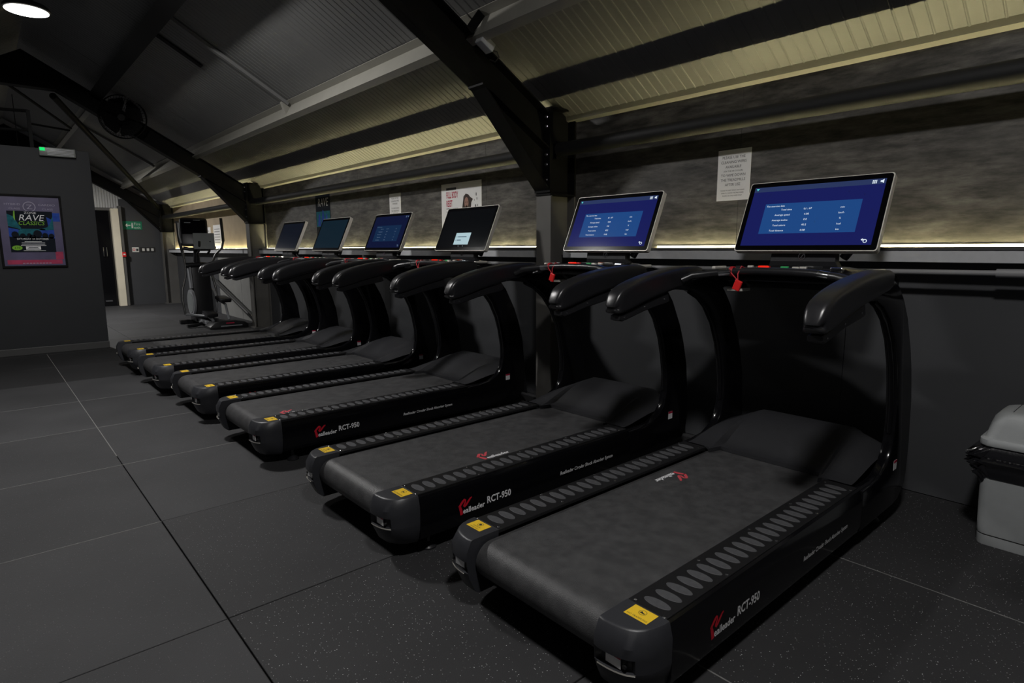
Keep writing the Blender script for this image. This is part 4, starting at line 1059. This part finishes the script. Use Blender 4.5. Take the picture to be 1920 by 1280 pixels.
MB().tube(E([(1.90, 8.55, 0.035), (2.02, 8.57, 0.035), (2.12, 8.62, 0.05), (2.2, 8.7, 0.07)]), 0.028, 10).build('stabiliser', 'ell_body', el, 60)
for x in (2.17, 2.42): MB().box(*rb(x-0.025, x+0.025, 8.40, 9.25, 0.05, 0.11, 0.006)).build('base_rail', 'ell_silver', el)
MB().box(*rb(1.95, 2.55, 9.20, 9.30, 0.0, 0.07, 0.015)).build('front_foot', 'ell_body', el)
MB(Matrix.Translation((0, -8.6, 0))).prism([(8.86, 0.06), (9.22, 0.06), (9.18, 0.60), (9.08, 1.00), (8.93, 1.00), (8.88, 0.60)], 'x', 2.11-2.25, 2.40-2.25, 0.03, 2).build('tower', 'ell_body', el, 30)
for x, d in ((2.108, -1), (2.402, 1)):
    m = MB(); m.cyl(((x-2.25), 8.95-8.6, 0.38), ((x-2.25)+d*0.035, 8.95-8.6, 0.38), 0.215, 28); dk = m.build('crank_cover', 'ell_silver', el, 40)
    m = MB(); m.cyl(((x-2.25)+d*0.0352, 8.95-8.6, 0.38), ((x-2.25)+d*0.04, 8.95-8.6, 0.38), 0.17, 28); m.build('crank_disc', 'greyplate', dk, 40)
MB(Matrix.Translation((0, -8.6, 0))).prism([(8.84, 0.62), (8.96, 0.60), (9.02, 0.94), (8.88, 0.96)], 'x', 2.075-2.25, 2.105-2.25, 0.006, 1).build('side_shroud', 'ell_silver', el)
MB().tube(E([(2.22, 8.98, 0.98), (2.22, 8.96, 1.15), (2.215, 8.93, 1.34)]), [0.06, 0.045, 0.04], 12).build('neck', 'ell_body', el, 50)
MB().tube(E([(2.04, 8.95, 0.985), (2.22, 8.93, 1.0), (2.40, 8.95, 0.985)]), 0.045, 10).build('pivot_housing', 'ell_body', el, 50)
XC = Matrix.Translation((2.185-2.25, 8.86-8.6, 1.53)) @ Matrix.Rotation(math.radians(-14), 4, 'Z') @ Matrix.Rotation(math.radians(-20), 4, 'X')
cn = MB(XC).box(-0.205, 0.205, -0.03, 0.05, -0.24, 0.24, 0.045).build('display', 'ell_body', el, 40)
MB(XC).box(-0.175, 0.175, -0.0325, -0.0305, -0.05, 0.19).build('display_glass', 'bezel', cn)
m = MB(XC); m.box(-0.13, -0.04, -0.0336, -0.0331, 0.14, 0.15); m.box(0.0, 0.10, -0.0336, -0.0331, 0.185, 0.192); m.build('display_print', 'ell_silver', cn)
m = MB(XC); m.tube([(-0.21, -0.01, 0.15), (-0.212, -0.015, -0.05), (-0.19, -0.02, -0.2)], 0.010, 8); m.build('display_trim', 'ell_silver', cn, 60)
tab = MB(Matrix.Translation((2.285-2.25, 8.70-8.6, 1.37)) @ Matrix.Rotation(math.radians(-14), 4, 'Z') @ Matrix.Rotation(math.radians(-24), 4, 'X')).box(-0.155, 0.155, -0.012, 0.012, -0.13, 0.15, 0.006).build('reading_rack', 'greyplate', el)
for x in (2.20, 2.36):
    MB().tube(E([(x, 8.82, 1.18), (x, 8.72, 1.22), (x+0.005, 8.68, 1.30), (x+0.01, 8.68, 1.38)]), 0.018, 10).build('fixed_grip', 'satin', el, 60)
MB().tube(E([(2.02, 8.90, 1.27), (2.10, 8.86, 1.25), (2.38, 8.86, 1.25), (2.50, 8.90, 1.28)]), 0.028, 10).build('accessory_tray', 'ell_body', el, 60)
for pts, nm in (([(2.60, 8.82, 1.76), (2.615, 8.84, 1.55), (2.625, 8.86, 1.38), (2.60, 8.88, 1.27), (2.50, 8.90, 1.16), (2.44, 8.92, 1.02), (2.43, 8.92, 0.80), (2.46, 8.88, 0.60), (2.44, 8.80, 0.42)], 'moving_arm'), ([(1.985, 9.02, 1.70), (1.99, 9.0, 1.40), (2.02, 8.98, 1.20), (2.04, 8.96, 1.0), (2.02, 8.92, 0.80), (1.95, 8.88, 0.60), (1.93, 8.84, 0.42), (1.945, 8.80, 0.20)], 'moving_arm')):
    a = MB().tube(E(pts), 0.019, 10).build(nm, 'ell_tube', el, 60)
    MB().tube(E([(x, y-0.001, z) for x, y, z in pts[:3]]), 0.024, 10).build('arm_grip', 'satin', a, 60)
for (x, y, z, lx, ly, lz) in ((2.46, 8.52, 0.44, 2.44, 8.80, 0.42), (2.22, 8.45, 0.22, 1.95, 8.80, 0.20)):
    pd = MB(Matrix.Translation((x-2.25, y-8.6, z)) @ Matrix.Rotation(math.radians(6), 4, 'X')).box(-0.085, 0.085, -0.17, 0.17, -0.03, 0.035, 0.02).build('pedal', 'ell_body', el, 40)
    MB().tube(E([(lx, ly, lz), (x, y+0.12, z-0.05), (x, y-0.1, z-0.08), (x, 8.28, 0.12)]), 0.02, 8).build('pedal_arm', 'ell_silver', el, 60)

for o in bpy.data.objects:
    if o.type == 'MESH' and o.name.split('.')[0] in ('print_lettering', 'print_heading', 'screen_text', 'lettering', 'small_print'): o['kind'] = 'stuff'
